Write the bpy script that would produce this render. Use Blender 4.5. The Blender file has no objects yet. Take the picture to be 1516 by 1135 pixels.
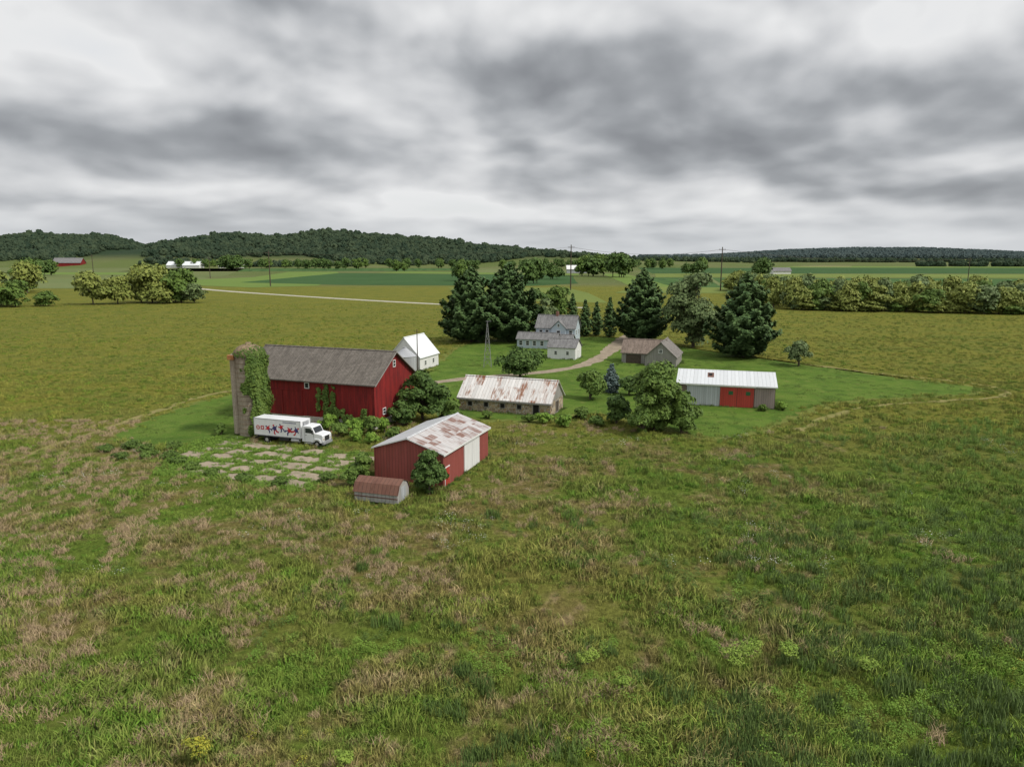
import bpy, math, random
import numpy as np
from mathutils import noise as mnoise, Vector
random.seed(5)
rng = np.random.default_rng(11)
scene = bpy.context.scene
R = math.radians
COL = scene.collection

# ------------------------------------------------------------------ mesh helpers
def link(ob, parent=None):
    COL.objects.link(ob)
    if parent is not None: ob.parent = parent
    return ob
def empty(name, loc=(0,0,0), rot=0, parent=None):
    e = bpy.data.objects.new(name, None); e.location = loc; e.rotation_euler = (0,0,R(rot)); e.empty_display_size=.5
    return link(e, parent)
def mesh_obj(name, v, f, mat, parent=None, smooth=False):
    me = bpy.data.meshes.new(name); me.from_pydata([tuple(p) for p in v], [], [tuple(q) for q in f]); me.update()
    if mat: me.materials.append(mat)
    if smooth:
        for p in me.polygons: p.use_smooth = True
    return link(bpy.data.objects.new(name, me), parent)
def quad_mesh(name, V, mat):
    """V: (4n,3) array, consecutive quads"""
    n = len(V)//4
    me = bpy.data.meshes.new(name)
    me.vertices.add(4*n); me.vertices.foreach_set('co', np.asarray(V,dtype=np.float32).ravel())
    me.loops.add(4*n); me.loops.foreach_set('vertex_index', np.arange(4*n,dtype=np.int32))
    me.polygons.add(n); me.polygons.foreach_set('loop_start', np.arange(0,4*n,4,dtype=np.int32))
    try: me.polygons.foreach_set('loop_total', np.full(n,4,dtype=np.int32))
    except Exception: pass
    me.update(calc_edges=True); me.validate()
    if mat: me.materials.append(mat)
    return me
def box(name, parent, x0,x1,y0,y1,z0,z1, mat):
    v=[(x0,y0,z0),(x1,y0,z0),(x1,y1,z0),(x0,y1,z0),(x0,y0,z1),(x1,y0,z1),(x1,y1,z1),(x0,y1,z1)]
    f=[(0,3,2,1),(4,5,6,7),(0,1,5,4),(1,2,6,5),(2,3,7,6),(3,0,4,7)]
    return mesh_obj(name,v,f,mat,parent)
def bbox(name,parent,x0,x1,y0,y1,z0,z1,mat,bev=.05,seg=2):
    o=box(name,parent,x0,x1,y0,y1,z0,z1,mat)
    m=o.modifiers.new('b','BEVEL'); m.width=bev; m.segments=seg
    return o
def prism(name,parent,prof,axis,a0,a1,mat):
    """profile list of 2D points, extruded along axis 'x' or 'y' (profile coords = other horizontal, z)"""
    n=len(prof); v=[]
    for a in (a0,a1):
        for p,z in prof: v.append((a,p,z) if axis=='x' else (p,a,z))
    f=[tuple(range(n)), tuple(range(2*n-1,n-1,-1))]
    for i in range(n):
        j=(i+1)%n; f.append((i,i+n,j+n,j))
    o=mesh_obj(name,v,f,mat,parent)
    import bmesh
    bm=bmesh.new(); bm.from_mesh(o.data); bmesh.ops.recalc_face_normals(bm,faces=bm.faces); bm.to_mesh(o.data); bm.free()
    return o
def tubes(name, segs, mat, parent=None, n=8, smooth=True):
    v=[];f=[]
    for p0,p1,r0,r1 in segs:
        p0=np.array(p0,float);p1=np.array(p1,float);d=p1-p0;L=np.linalg.norm(d)
        if L<1e-6: continue
        d/=L;a=np.array([0,0,1.]) if abs(d[2])<.9 else np.array([1.,0,0])
        t=np.cross(d,a);t/=np.linalg.norm(t);b=np.cross(d,t);o=len(v)
        for p,r in((p0,r0),(p1,r1)):
            for i in range(n):
                an=2*math.pi*i/n; v.append(tuple(p+r*(math.cos(an)*t+math.sin(an)*b)))
        for i in range(n):
            j=(i+1)%n; f.append((o+i,o+n+i,o+n+j,o+j))
        f.append(tuple(o+i for i in range(n))); f.append(tuple(o+n+i for i in reversed(range(n))))
    return mesh_obj(name,v,f,mat,parent,smooth=False)
def lathe(name,parent,prof,mat,n=40,cx=0,cy=0,smooth=True):
    v=[];f=[]
    for r,z in prof:
        for i in range(n):
            a=2*math.pi*i/n; v.append((cx+r*math.cos(a),cy+r*math.sin(a),z))
    for k in range(len(prof)-1):
        for i in range(n):
            j=(i+1)%n; f.append((k*n+i,k*n+j,(k+1)*n+j,(k+1)*n+i))
    return mesh_obj(name,v,f,mat,parent,smooth=smooth)

# ------------------------------------------------------------------ node helpers
class NT:
    def __init__(s,tree): s.t=tree; s.n=tree.nodes; s.l=tree.links
    def new(s,ty): return s.n.new(ty)
    def put(s,sock,v):
        if v is None: return
        if isinstance(v,bpy.types.NodeSocket): s.l.new(v,sock)
        else:
            if sock.type=='RGBA' and len(v)==3: v=(*v,1)
            sock.default_value=v
    def M(s,op,a,b=None,c=None,clamp=False):
        n=s.new('ShaderNodeMath'); n.operation=op; n.use_clamp=clamp
        s.put(n.inputs[0],a); s.put(n.inputs[1],b); s.put(n.inputs[2],c); return n.outputs[0]
    def V(s,op,a,b=None):
        n=s.new('ShaderNodeVectorMath'); n.operation=op; s.put(n.inputs[0],a); s.put(n.inputs[1],b)
        return n.outputs['Value'] if op in('LENGTH','DISTANCE','DOT_PRODUCT') else n.outputs[0]
    def noise(s,vec,scale,detail=4,rough=.55,dist=0):
        n=s.new('ShaderNodeTexNoise'); s.put(n.inputs['Vector'],vec); n.inputs['Scale'].default_value=scale
        n.inputs['Detail'].default_value=detail; n.inputs['Roughness'].default_value=rough; n.inputs['Distortion'].default_value=dist
        return n.outputs[0]
    def MR(s,v,a,b,c=0.,d=1.,smooth=True):
        n=s.new('ShaderNodeMapRange'); n.interpolation_type='SMOOTHSTEP' if smooth else 'LINEAR'
        s.put(n.inputs[0],v)
        for i,x in enumerate((a,b,c,d)): n.inputs[i+1].default_value=x
        return n.outputs[0]
    def mix(s,f,a,b,blend='MIX'):
        n=s.new('ShaderNodeMix'); n.data_type='RGBA'; n.blend_type=blend
        s.put(n.inputs[0],f); s.put(n.inputs[6],a); s.put(n.inputs[7],b); return n.outputs[2]
    def sep(s,v):
        n=s.new('ShaderNodeSeparateXYZ'); s.put(n.inputs[0],v); return n.outputs
    def comb(s,x,y,z=0.):
        n=s.new('ShaderNodeCombineXYZ'); s.put(n.inputs[0],x); s.put(n.inputs[1],y); s.put(n.inputs[2],z); return n.outputs[0]
    def ramp(s,fac,stops):
        n=s.new('ShaderNodeValToRGB'); s.put(n.inputs[0],fac); e=n.color_ramp.elements
        e[0].position=stops[0][0]; e[0].color=(*stops[0][1],1); e[1].position=stops[-1][0]; e[1].color=(*stops[-1][1],1)
        for p,c in stops[1:-1]:
            k=e.new(p); k.color=(*c,1)
        return n.outputs[0]
    def bump(s,h,strength=.5,dist=.1):
        n=s.new('ShaderNodeBump'); n.inputs['Strength'].default_value=strength; n.inputs['Distance'].default_value=dist
        s.put(n.inputs['Height'],h); return n.outputs[0]
def mat_new(name):
    m=bpy.data.materials.new(name); m.use_nodes=True
    t=NT(m.node_tree); b=t.n['Principled BSDF']; b.inputs['Roughness'].default_value=.8
    b.inputs['Specular IOR Level'].default_value=.25
    return m,t,b
def objc(t): return t.new('ShaderNodeTexCoord').outputs['Object']
def posc(t): return t.new('ShaderNodeNewGeometry').outputs['Position']

def plain(name,col,rough=.6,metal=0.,var=.15,scale=2.,spec=.3):
    m,t,b=mat_new(name); o=objc(t)
    n=t.noise(o,scale,5); k=t.MR(n,.3,.7,1-var,1+var)
    t.put(b.inputs['Base Color'],t.mix(1.,col,t.comb(k,k,k),'MULTIPLY'))
    b.inputs['Roughness'].default_value=rough; b.inputs['Metallic'].default_value=metal; b.inputs['Specular IOR Level'].default_value=spec
    return m
def ribbed(name,col,pitch=.45,axis='xy',dirt=(.2,.13,.09),dirt_amt=.35,rough=.5,depth=.35,streak=(.8,.8,.12),rust=None,rust_lo=.5,rust_hi=.6,fade=None,cellv=.12):
    """vertical ribs/boards in local object space, stretched weathering"""
    m,t,b=mat_new(name); o=objc(t); X=t.sep(o)
    c = X[0] if axis=='x' else X[1] if axis=='y' else t.M('ADD',X[0],X[1])
    ph=t.M('MULTIPLY',c,1/pitch)
    fr=t.M('FRACT',ph); rib=t.MR(t.M('ABSOLUTE',t.M('SUBTRACT',fr,.5)),.34,.5)
    cell=t.new('ShaderNodeTexWhiteNoise'); cell.noise_dimensions='1D'; t.put(cell.inputs['W'],t.M('FLOOR',ph))
    k=t.MR(cell.outputs[0],0,1,1-cellv,1+cellv*.8,False)
    base=t.mix(1.,col,t.comb(k,k,k),'MULTIPLY')
    st=t.noise(t.V('MULTIPLY',o,streak),2.2,6,.65)
    if fade: base=t.mix(t.MR(st,.35,.65),base,fade)
    base=t.mix(t.M('MULTIPLY',t.MR(st,.5,.8),dirt_amt),base,dirt)
    if rust:
        pan=t.new('ShaderNodeTexWhiteNoise'); pan.noise_dimensions='3D'
        pv=t.V('FLOOR',t.V('MULTIPLY',o,(1/(pitch*2.),1/(pitch*2.),.8) if axis!='x' else (1/(pitch*2.),.45,.0001)))
        t.put(pan.inputs[0],pv)
        rn=t.noise(t.V('MULTIPLY',o,streak),1.6,8,.72)
        big=t.noise(o,.28,2)
        s=t.M('ADD',t.M('ADD',t.M('MULTIPLY',rn,.62),t.M('MULTIPLY',pan.outputs[0],.16)),t.M('MULTIPLY',big,.3))
        rc=t.mix(t.noise(o,3.,4),rust,tuple(x*.5 for x in rust))
        base=t.mix(t.MR(s,rust_lo,rust_hi),base,rc)
    base=t.mix(t.M('MULTIPLY',rib,depth),base,(.02,.018,.016))
    t.put(b.inputs['Base Color'],base); b.inputs['Roughness'].default_value=rough
    t.put(b.inputs['Normal'],t.bump(t.M('SUBTRACT',1.,rib),.5,.04))
    return m
def shingle(name,c1,c2,axis='x'):
    m,t,b=mat_new(name); o=objc(t); X=t.sep(o)
    a=X[0] if axis=='x' else X[1]
    br=t.new('ShaderNodeTexBrick'); t.put(br.inputs['Vector'],t.comb(a,t.M('MULTIPLY',X[2],1.6),0.)); br.inputs['Scale'].default_value=1.; br.inputs['Brick Width'].default_value=.9; br.inputs['Row Height'].default_value=.3
    br.inputs['Color1'].default_value=(*c1,1); br.inputs['Color2'].default_value=(*c2,1); br.inputs['Mortar'].default_value=(*[x*.6 for x in c1],1); br.inputs['Mortar Size'].default_value=.03; br.inputs['Bias'].default_value=.0
    st=t.noise(t.V('MULTIPLY',o,(1.2,.25,.25) if axis=='x' else(.25,1.2,.25)),1.6,7,.7); k=t.MR(st,.3,.7,.72,1.25)
    c=t.mix(1.,br.outputs[0],t.comb(k,k,k),'MULTIPLY'); k2=t.MR(t.noise(o,6.,3,.7),.3,.7,.8,1.2); c=t.mix(1.,c,t.comb(k2,k2,k2),'MULTIPLY')
    t.put(b.inputs['Base Color'],c); b.inputs['Roughness'].default_value=.92; t.put(b.inputs['Normal'],t.bump(br.outputs[1],-.4,.03)); return m
def leafmat(name,c1,c2,scale=.6,up=.45):
    m,t,b=mat_new(name); g=t.new('ShaderNodeNewGeometry')
    rnd=g.outputs['Random Per Island']; n=t.noise(g.outputs['Position'],scale,2)
    f=t.M('ADD',t.M('MULTIPLY',rnd,.6),t.M('MULTIPLY',t.MR(n,.35,.65),.4))
    c=t.mix(f,c1,c2); t.put(b.inputs['Base Color'],c); b.inputs['Roughness'].default_value=.65; b.inputs['Specular IOR Level'].default_value=.2
    t.put(b.inputs['Normal'],t.V('NORMALIZE',t.V('ADD',g.outputs['Normal'],(0,0,up)))); return m

# ---------------- meadow colour group (world position -> colour), shared by soil sheet and grass blades
grp=bpy.data.node_groups.new('MeadowColour','ShaderNodeTree')
grp.interface.new_socket('Color',in_out='OUTPUT',socket_type='NodeSocketColor')
g=NT(grp); P=posc(g); PX=g.sep(P)
P2=g.comb(PX[0],PX[1],0.)
n1=g.noise(P2,.022,3,.6,.6); n2=g.noise(P2,.09,4,.62,.8); n3=g.noise(P2,.5,3,.65)
sw=g.noise(g.V('MULTIPLY',g.comb(g.M('ADD',PX[0],g.M('MULTIPLY',PX[1],.5)),PX[1],0.),(.05,.33,1)),1.,3,.6,.7)
near=g.MR(PX[1],85.,135.,1.,0.)
cfield=g.mix(g.MR(n2,.4,.62),(.295,.295,.052),(.225,.258,.048))
cfield=g.mix(g.M('MULTIPLY',g.MR(sw,.45,.68),.5),cfield,(.33,.30,.07))
cnear=g.mix(g.MR(n1,.42,.60),(.175,.25,.040),(.28,.27,.066))
cnear=g.mix(g.M('MULTIPLY',g.MR(n2,.46,.60),.8),cnear,(.28,.22,.082))
cnear=g.mix(g.M('MULTIPLY',g.MR(sw,.52,.63),.65),cnear,(.205,.29,.046))
tanm=g.M('MULTIPLY',g.MR(n3,.49,.66),g.MR(n2,.43,.58))
cnear=g.mix(g.M('MULTIPLY',tanm,.8),cnear,(.47,.35,.19))
lush=g.M('MULTIPLY',g.MR(g.M('SUBTRACT',PX[0],g.M('MULTIPLY',g.M('SUBTRACT',PX[1],40.),.55)),5.,30.),g.MR(n3,.35,.55,.35,.8))
cnear=g.mix(g.M('MULTIPLY',lush,.7),cnear,(.16,.26,.032))
c=g.mix(near,cfield,cnear)
k=g.MR(g.noise(P2,2.2,2,.7),.3,.7,.78,1.2); c=g.mix(1.,c,g.comb(k,k,k),'MULTIPLY')
go=g.new('NodeGroupOutput'); g.l.new(c,go.inputs[0])
def meadow_socket(t):
    n=t.new('ShaderNodeGroup'); n.node_tree=grp; return n.outputs[0]

m_ground,t,b=mat_new('ground')
P=posc(t); X=t.sep(P)
far=t.mix(t.MR(t.noise(t.comb(X[0],X[1],0.),.004,4),.4,.6),(.105,.135,.042),(.13,.145,.058))
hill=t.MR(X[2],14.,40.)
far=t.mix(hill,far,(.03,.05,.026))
mea=meadow_socket(t); tuft_shade=t.MR(X[1],140.,420.,.60,.56); mea=t.mix(1.,mea,t.comb(tuft_shade,tuft_shade,tuft_shade),'MULTIPLY')  # meadow ground colour darkened to stand in for self-shadow of the tufts
cc=t.mix(t.MR(X[1],640.,760.),mea,far)
t.put(b.inputs['Base Color'],cc); b.inputs['Roughness'].default_value=.95; b.inputs['Specular IOR Level'].default_value=.05
t.put(b.inputs['Normal'],t.bump(t.noise(P,1.4,5,.75),1.,.6))

def grassmat(name,tint,up=.75):
    m,t,b=mat_new(name); g=t.new('ShaderNodeNewGeometry'); r=g.outputs['Random Per Island']
    oi=t.new('ShaderNodeObjectInfo').outputs['Random']
    k=t.M('ADD',t.MR(r,0,1,.5,1.15,False),t.MR(oi,0,1,0.,.4,False))
    c=t.mix(1.,meadow_socket(t),t.comb(k,k,k),'MULTIPLY')
    c=t.mix(1.,c,tint,'MULTIPLY')
    t.put(b.inputs['Base Color'],c); b.inputs['Roughness'].default_value=.7; b.inputs['Specular IOR Level'].default_value=.12
    sc=t.new('ShaderNodeVectorMath'); sc.operation='SCALE'; t.put(sc.inputs[0],g.outputs['Normal']); sc.inputs['Scale'].default_value=.45
    t.put(b.inputs['Normal'],t.V('NORMALIZE',t.V('ADD',sc.outputs[0],(0,0,up*2))))
    return m
m_grass=grassmat('grass_blades',(1.,1.,1.))
m_grassdk=grassmat('grass_blades_deep',(.66,.88,.62))
def upleaf(name,c1,c2): return leafmat(name,c1,c2,.6,1.6)
m_tan=upleaf('dry_grass',(.48,.36,.205),(.28,.205,.115))
m_weed=upleaf('weed_leaves',(.105,.20,.024),(.20,.31,.045))
m_weed2=upleaf('weed_leaves_dark',(.060,.112,.020),(.125,.19,.036))
m_lime=upleaf('lime_leaves',(.15,.25,.035),(.26,.34,.055))
m_gold=upleaf('goldenrod',(.15,.21,.03),(.52,.44,.05))

def groundmat(name,c1,c2,scale=.4,rows=None,rowcol=None,bump=.3,c3=None,rowdir=(1,0),c4=None):
    m,t,b=mat_new(name); P=posc(t)
    n=t.noise(P,scale,6,.65); c=t.mix(t.MR(n,.35,.65),c1,c2)
    if c3: c=t.mix(t.M('MULTIPLY',t.MR(t.noise(P,scale*7,5,.7),.5,.7),.7),c,c3)
    if c4: c=t.mix(t.M('MULTIPLY',t.MR(t.noise(t.V('ADD',P,(31,7,0)),scale*2.2,4,.6),.48,.66),.75),c,c4)
    if rows:
        X=t.sep(P); s=t.M('ADD',t.M('MULTIPLY',X[0],rowdir[0]/rows),t.M('MULTIPLY',X[1],rowdir[1]/rows))
        s=t.M('ADD',s,t.M('MULTIPLY',t.noise(P,.004,2),6.))
        w=t.MR(t.M('ABSOLUTE',t.M('SUBTRACT',t.M('FRACT',s),.5)),.2,.4)
        c=t.mix(t.M('MULTIPLY',w,.7),c,rowcol)
    t.put(b.inputs['Base Color'],c); b.inputs['Roughness'].default_value=.95; b.inputs['Specular IOR Level'].default_value=.05
    t.put(b.inputs['Normal'],t.bump(t.noise(P,3.,5,.7),bump,.3)); return m
m_lawn=groundmat('lawn',(.082,.145,.022),(.112,.175,.030),.09,c3=(.165,.18,.05),c4=(.062,.115,.020),bump=.7)
m_lawn2=groundmat('lawn_margin',(.125,.165,.035),(.165,.18,.045),.25,c3=(.21,.175,.07),bump=.8)
m_gravel=groundmat('gravel',(.34,.28,.21),(.25,.20,.15),.5,c3=(.17,.18,.08))
m_road=groundmat('road_gravel',(.46,.43,.36),(.38,.36,.29),.2)
m_track=groundmat('worn_track',(.24,.20,.085),(.17,.18,.05),.5,c3=(.30,.24,.13))
m_soy=groundmat('soy_crop',(.042,.090,.030),(.052,.104,.036),.012)
m_soy2=groundmat('soy_crop2',(.062,.12,.036),(.072,.135,.042),.01,rows=22,rowcol=(.038,.08,.028),rowdir=(1,.15))
m_corn=groundmat('corn_crop',(.115,.145,.055),(.14,.16,.06),.01)
m_strip=groundmat('hay_strip',(.125,.19,.045),(.14,.20,.05),.02)
m_tanf=groundmat('stubble',(.34,.26,.16),(.30,.23,.14),.01)
m_pale=groundmat('pale_field',(.15,.175,.07),(.125,.16,.06),.006)
m_ylw=groundmat('yellow_green_field',(.16,.20,.052),(.135,.175,.046),.01)

# ------------------------------------------------------------------ TERRAIN
hx=np.array([-4000,-2600,-2076,-1834,-1689,-1568,-1423,-1338,-1290,-1108,-915,-745,-527,-334,-140,5,150,344,586,1200,9000.])
hp=np.array([360,352,350,353,347,348,354,367,371,361,352,347,346,351,360,368,374,379,381.5,383,383.])
fx=np.array([-9000,0,900,1550,2080,2610,3140,3670,4020,4460,6000,9000.])
fp=np.array([380,380,381,379.5,373,370,370,374,377,378,379,379.])
def sst(a,b,v):
    q=np.clip((v-a)/(b-a),0,1); return q*q*(3-2*q)
def hgt(x,y):
    c1=np.maximum(0,15+2.5*(380-np.interp(x,hx,hp)))
    c1=c1*(1+.06*np.sin(x/61.+y/140.)+.05*np.sin(x/33.-y/90.))
    e1=sst(1950,2520,y+160*np.sin(x/230.)+60*np.sin(x/90.+1))*(1-sst(2700,3500,y))
    c2=np.maximum(0,16+5.4*(380-np.interp(x*5500/np.maximum(y,4500),fx,fp)))
    e2=sst(4600,5600,y)*(1-.5*sst(6500,9000,y))
    return c1*e1+c2*e2
def relief(x,y):
    f_=1-float(sst(58,80,y))
    if f_<=0: return 0.
    return f_*(mnoise.noise(Vector((x*.035,y*.035,7)))*1.3-.5+mnoise.noise(Vector((x*.12,y*.12,0)))*.45+mnoise.noise(Vector((x*.4,y*.4,3)))*.12)
def nu(a,b,n,c,k):
    s=np.linspace(math.asinh((a-c)/k),math.asinh((b-c)/k),n); return c+k*np.sinh(s)
xs=nu(-9000,9000,300,0,60); ys=nu(-400,11000,320,60,50)
GX,GY=np.meshgrid(xs,ys); Z=hgt(GX,GY)
for j in range(GY.shape[0]):
    if ys[j]<82 and ys[j]>-60:
        for i in range(GX.shape[1]):
            if abs(xs[i])<120: Z[j,i]+=relief(xs[i],ys[j])
Vv=np.stack([GX.ravel(),GY.ravel(),Z.ravel()],1); nx=len(xs); ny=len(ys)
idx=np.arange(nx*ny).reshape(ny,nx)
F=np.stack([idx[:-1,:-1],idx[:-1,1:],idx[1:,1:],idx[1:,:-1]],-1).reshape(-1,4)
me=bpy.data.meshes.new('ground'); me.vertices.add(len(Vv)); me.vertices.foreach_set('co',Vv.astype(np.float32).ravel())
me.loops.add(F.size); me.loops.foreach_set('vertex_index',F.astype(np.int32).ravel())
me.polygons.add(len(F)); me.polygons.foreach_set('loop_start',np.arange(0,F.size,4,dtype=np.int32))
me.update(calc_edges=True); me.validate(); me.materials.append(m_ground)
for p in me.polygons: p.use_smooth=True
link(bpy.data.objects.new('ground',me))

def chaikin(p,n=2,closed=True):
    p=[np.array(q,float) for q in p]
    for _ in range(n):
        o=[]; L=len(p)
        for i in range(L if closed else L-1):
            a=p[i];b_=p[(i+1)%L]; o+= [a*.75+b_*.25,a*.25+b_*.75]
        if not closed: o=[p[0]]+o+[p[-1]]
        p=o
    return p
def dens(p,step,amp,closed=True):
    o=[];L=len(p)
    for i in range(L if closed else L-1):
        a=p[i];b_=p[(i+1)%L];n=max(1,int(np.linalg.norm(b_-a)/step))
        for k in range(n):
            q=a+(b_-a)*k/n
            q=q+np.array([mnoise.noise(Vector((q[0]*.3,q[1]*.3,1))),mnoise.noise(Vector((q[0]*.3,q[1]*.3,9)))])*amp+rng.normal(0,amp*.2,2)
            o.append(q)
    return o
def sheet(name,poly,z,mat,smooth=2,step=1.5,amp=.5,parent=None):
    p=[np.array(q,float) for q in poly]
    if smooth: p=chaikin(p,smooth)
    if amp: p=dens(p,step,amp)
    mesh_obj(name,[(q[0],q[1],z) for q in p],[tuple(range(len(p)))],mat,parent); return np.array(p)
def ribbon(name,pts,w,z,mat,step=2.,amp=.3,parent=None,smooth=2):
    p=chaikin(pts,smooth,False); q=[]
    for i in range(len(p)-1):
        n=max(1,int(np.linalg.norm(p[i+1]-p[i])/step))
        for k in range(n): q.append(p[i]+(p[i+1]-p[i])*k/n)
    q.append(p[-1]); q=np.array(q); d=np.gradient(q,axis=0); d/=np.linalg.norm(d,axis=1)[:,None]; nrm=np.stack([-d[:,1],d[:,0]],1)
    ww=np.interp(np.linspace(0,1,len(q)),np.linspace(0,1,len(w)),w)/2 if hasattr(w,'__len__') else np.full(len(q),w/2)
    a=q+nrm*(ww+rng.normal(0,amp*.4,len(q)))[:,None]; b_=q-nrm*(ww+rng.normal(0,amp*.4,len(q)))[:,None]
    v=[(x,y,z) for x,y in a]+[(x,y,z) for x,y in b_]; n=len(q)
    mesh_obj(name,v,[(i,i+1,n+i+1,n+i) for i in range(n-1)],mat,parent)
    return np.concatenate([a,b_[::-1]])

LP=[(-20.4,134),(-20.3,179),(-15.5,238),(2.7,242),(24,250),(38.4,250),(57.2,214),(78.6,182),(89.5,163),(101,154),(100.5,147),(86.4,142.5),(64,138),(54,128),(40.4,113.5),(33.6,107.5),(28,110),(24,120),(11.9,128),(9,120),(-8,121),(-14,128)]
LP2=[(-63,106),(-63.5,122),(-60,144),(-48,148),(-44,128),(-39,112),(-43,105),(-52,104)]
def grow(P,d):
    P=np.array(P,float); c=np.roll(P,-1,0)-np.roll(P,1,0); c/=np.linalg.norm(c,axis=1)[:,None]; area=np.sum(P[:,0]*np.roll(P[:,1],-1)-np.roll(P[:,0],-1)*P[:,1])
    nn=np.stack([c[:,1],-c[:,0]],1)*(1 if area>0 else -1); return P+nn*d
lawn=sheet('lawn',LP,.04,m_lawn,amp=1.3,step=.9); sheet('lawn_margin',grow(LP,1.8),.02,m_lawn2,amp=2.2,step=.9)
lawn2=sheet('lawn',LP2,.04,m_lawn,amp=1.3,step=.9); sheet('lawn_margin',grow(LP2,1.5),.02,m_lawn2,amp=2.,step=.9)
track=ribbon('dirt_track',[(-76,60),(-70,92),(-66.5,122),(-62,150),(-42,160)],1.6,.03,m_track,amp=.8)
track2=ribbon('dirt_track',[(76,188),(90,169),(103,159),(106,149),(99,140),(84,137),(66,132),(57,124),(47,113)],1.3,.034,m_track,amp=.8)
drive=ribbon('gravel_driveway',[(46,262),(38,240),(30,214),(23,192),(14,177),(2,169),(-10,164),(-20,156)],[6,6.5,6,4,3.6,3.4,3],.055,m_gravel,amp=.8)
road=ribbon('gravel_road',[(-330,700),(-252,604),(-153.6,515),(-85,457),(-34,420),(6,402),(40,398)],[8,8,7,7,7],.05,m_road,amp=.5)
farroad=ribbon('road',[(205,700),(330,1250),(420,1700)],[5,7,8],.15,m_pale,amp=.5)
fields=empty('crop_fields')
def fld(n,poly,m,z): sheet(n,poly,z,m,0,60,3,parent=fields)
fld('corn_a',[(-900,760),(-470,760),(-420,1050),(-700,1900),(-1700,1900),(-1500,900)],m_corn,.08)
fld('pale_a',[(-560,640),(-300,640),(-330,820),(-430,1000),(-900,760)],m_pale,.10)
fld('hay_a',[(-420,780),(-240,660),(-190,700),(-230,1000),(-330,1350),(-420,1350),(-360,1000)],m_strip,.12)
fld('soy_a',[(-300,790),(-170,720),(20,700),(70,760),(90,1080),(-50,1150),(-300,1250)],m_soy,.14)
fld('hay_b',[(-240,1260),(-50,1165),(100,1095),(110,1180),(-220,1400)],m_strip,.16)
fld('soy_b',[(-760,1380),(-250,1420),(-100,1500),(-150,1750),(-800,1750)],m_soy2,.08)
fld('pale_b',[(-90,1210),(100,1190),(160,1500),(-80,1700)],m_pale,.09)
fld('soy_g',[(-1100,1000),(-800,960),(-820,1150),(-1200,1200)],m_soy2,.11)
fld('hay_g',[(-780,1150),(-520,1120),(-560,1260),(-860,1320)],m_strip,.115)
fld('ylw_c',[(80,560),(430,545),(600,580),(700,630),(430,600),(120,680)],m_ylw,.11)
fld('soy_c',[(150,660),(430,610),(700,650),(800,900),(170,980)],m_soy2,.08)
fld('hay_c',[(110,620),(150,620),(190,1200),(150,1200)],m_strip,.10)
fld('pale_c',[(200,1000),(900,930),(1100,1150),(240,1200)],m_ylw,.09)
fld('soy_d',[(240,1230),(1200,1180),(1700,1800),(330,1900)],m_soy,.08)
fld('hay_d',[(330,1930),(1800,1830),(2300,2400),(400,2500)],m_strip,.09)
fld('soy_e',[(400,2550),(2500,2500),(3500,3500),(500,3600)],m_soy,.10)
fld('tan_e',[(650,2100),(980,2080),(1100,2300),(700,2330)],m_tanf,.2)
fld('soy_f',[(-1500,600),(-620,620),(-900,730),(-1500,800)],m_soy2,.08)
fld('meadow_mown',[(-20,470),(60,440),(60,560),(50,660),(-60,660)],m_ylw,.06)

# ------------------------------------------------------------------ materials for structures
m_barnred=ribbed('barn_red_boards',(.28,.024,.022),.34,'xy',(.06,.014,.013),.6,.75,.35,fade=(.18,.018,.018),cellv=.2)
m_shedred=ribbed('shed_red_metal',(.33,.09,.078),.42,'xy',(.24,.13,.11),.5,.5,.4,fade=(.28,.072,.06))
m_shingle=shingle('barn_shingles',(.145,.127,.108),(.175,.155,.133))
m_rustroof=ribbed('rusty_white_roof',(.70,.68,.65),.62,'x',(.42,.27,.18),.6,.5,.25,streak=(1.8,.32,.3),rust=(.36,.16,.085),rust_lo=.525,rust_hi=.67)
m_shedroof=ribbed('shed_roof',(.52,.50,.49),.5,'y',(.3,.2,.15),.6,.45,.3,streak=(.35,1.8,.3),rust=(.27,.13,.09),rust_lo=.47,rust_hi=.64)
m_shedroofL=ribbed('shed_roof_pale',(.52,.53,.54),.5,'y',(.3,.25,.2),.3,.4,.3,streak=(.35,1.8,.3))
m_rust=ribbed('rust_metal',(.15,.070,.050),.5,'x',(.07,.04,.035),.7,.7,.3,fade=(.20,.10,.07))
m_hut=ribbed('hut_metal',(.40,.39,.37),.5,'xy',(.2,.12,.08),.6,.5,.3)
m_white=ribbed('white_boards',(.76,.76,.74),.3,'xy',(.4,.38,.34),.3,.6,.12,cellv=.04)
m_whiteroof=ribbed('white_metal_roof',(.76,.78,.79),.6,'y',(.5,.5,.48),.3,.35,.12,cellv=.04)
m_galv=ribbed('galvanised',(.42,.43,.45),.5,'xy',(.25,.22,.2),.3,.4,.2)
m_greymetal=ribbed('grey_metal',(.44,.46,.48),.4,'xy',(.3,.25,.2),.25,.45,.3)
m_brownmetal=ribbed('brown_metal',(.17,.125,.105),.4,'xy',(.1,.08,.07),.4,.6,.3)
m_doorred=ribbed('door_red',(.44,.06,.045),.4,'xy',(.2,.04,.03),.3,.5,.3)
m_shedwhiteroof=ribbed('light_metal_roof',(.62,.64,.65),.7,'x',(.4,.36,.32),.4,.4,.18,streak=(1.5,.4,.3),cellv=.06)
m_houseroof=shingle('house_roof',(.19,.185,.185),(.23,.225,.22))
m_brownroof=shingle('brown_roof',(.20,.155,.125),(.25,.195,.16))
m_greyroof=shingle('weathered_shingles',(.19,.175,.16),(.24,.22,.20),'y')
m_greyboard=ribbed('weathered_boards',(.30,.285,.26),.3,'xy',(.12,.11,.10),.5,.9,.35)
m_glass=plain('window_glass',(.03,.035,.04),.12,var=.05,spec=.6)
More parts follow.
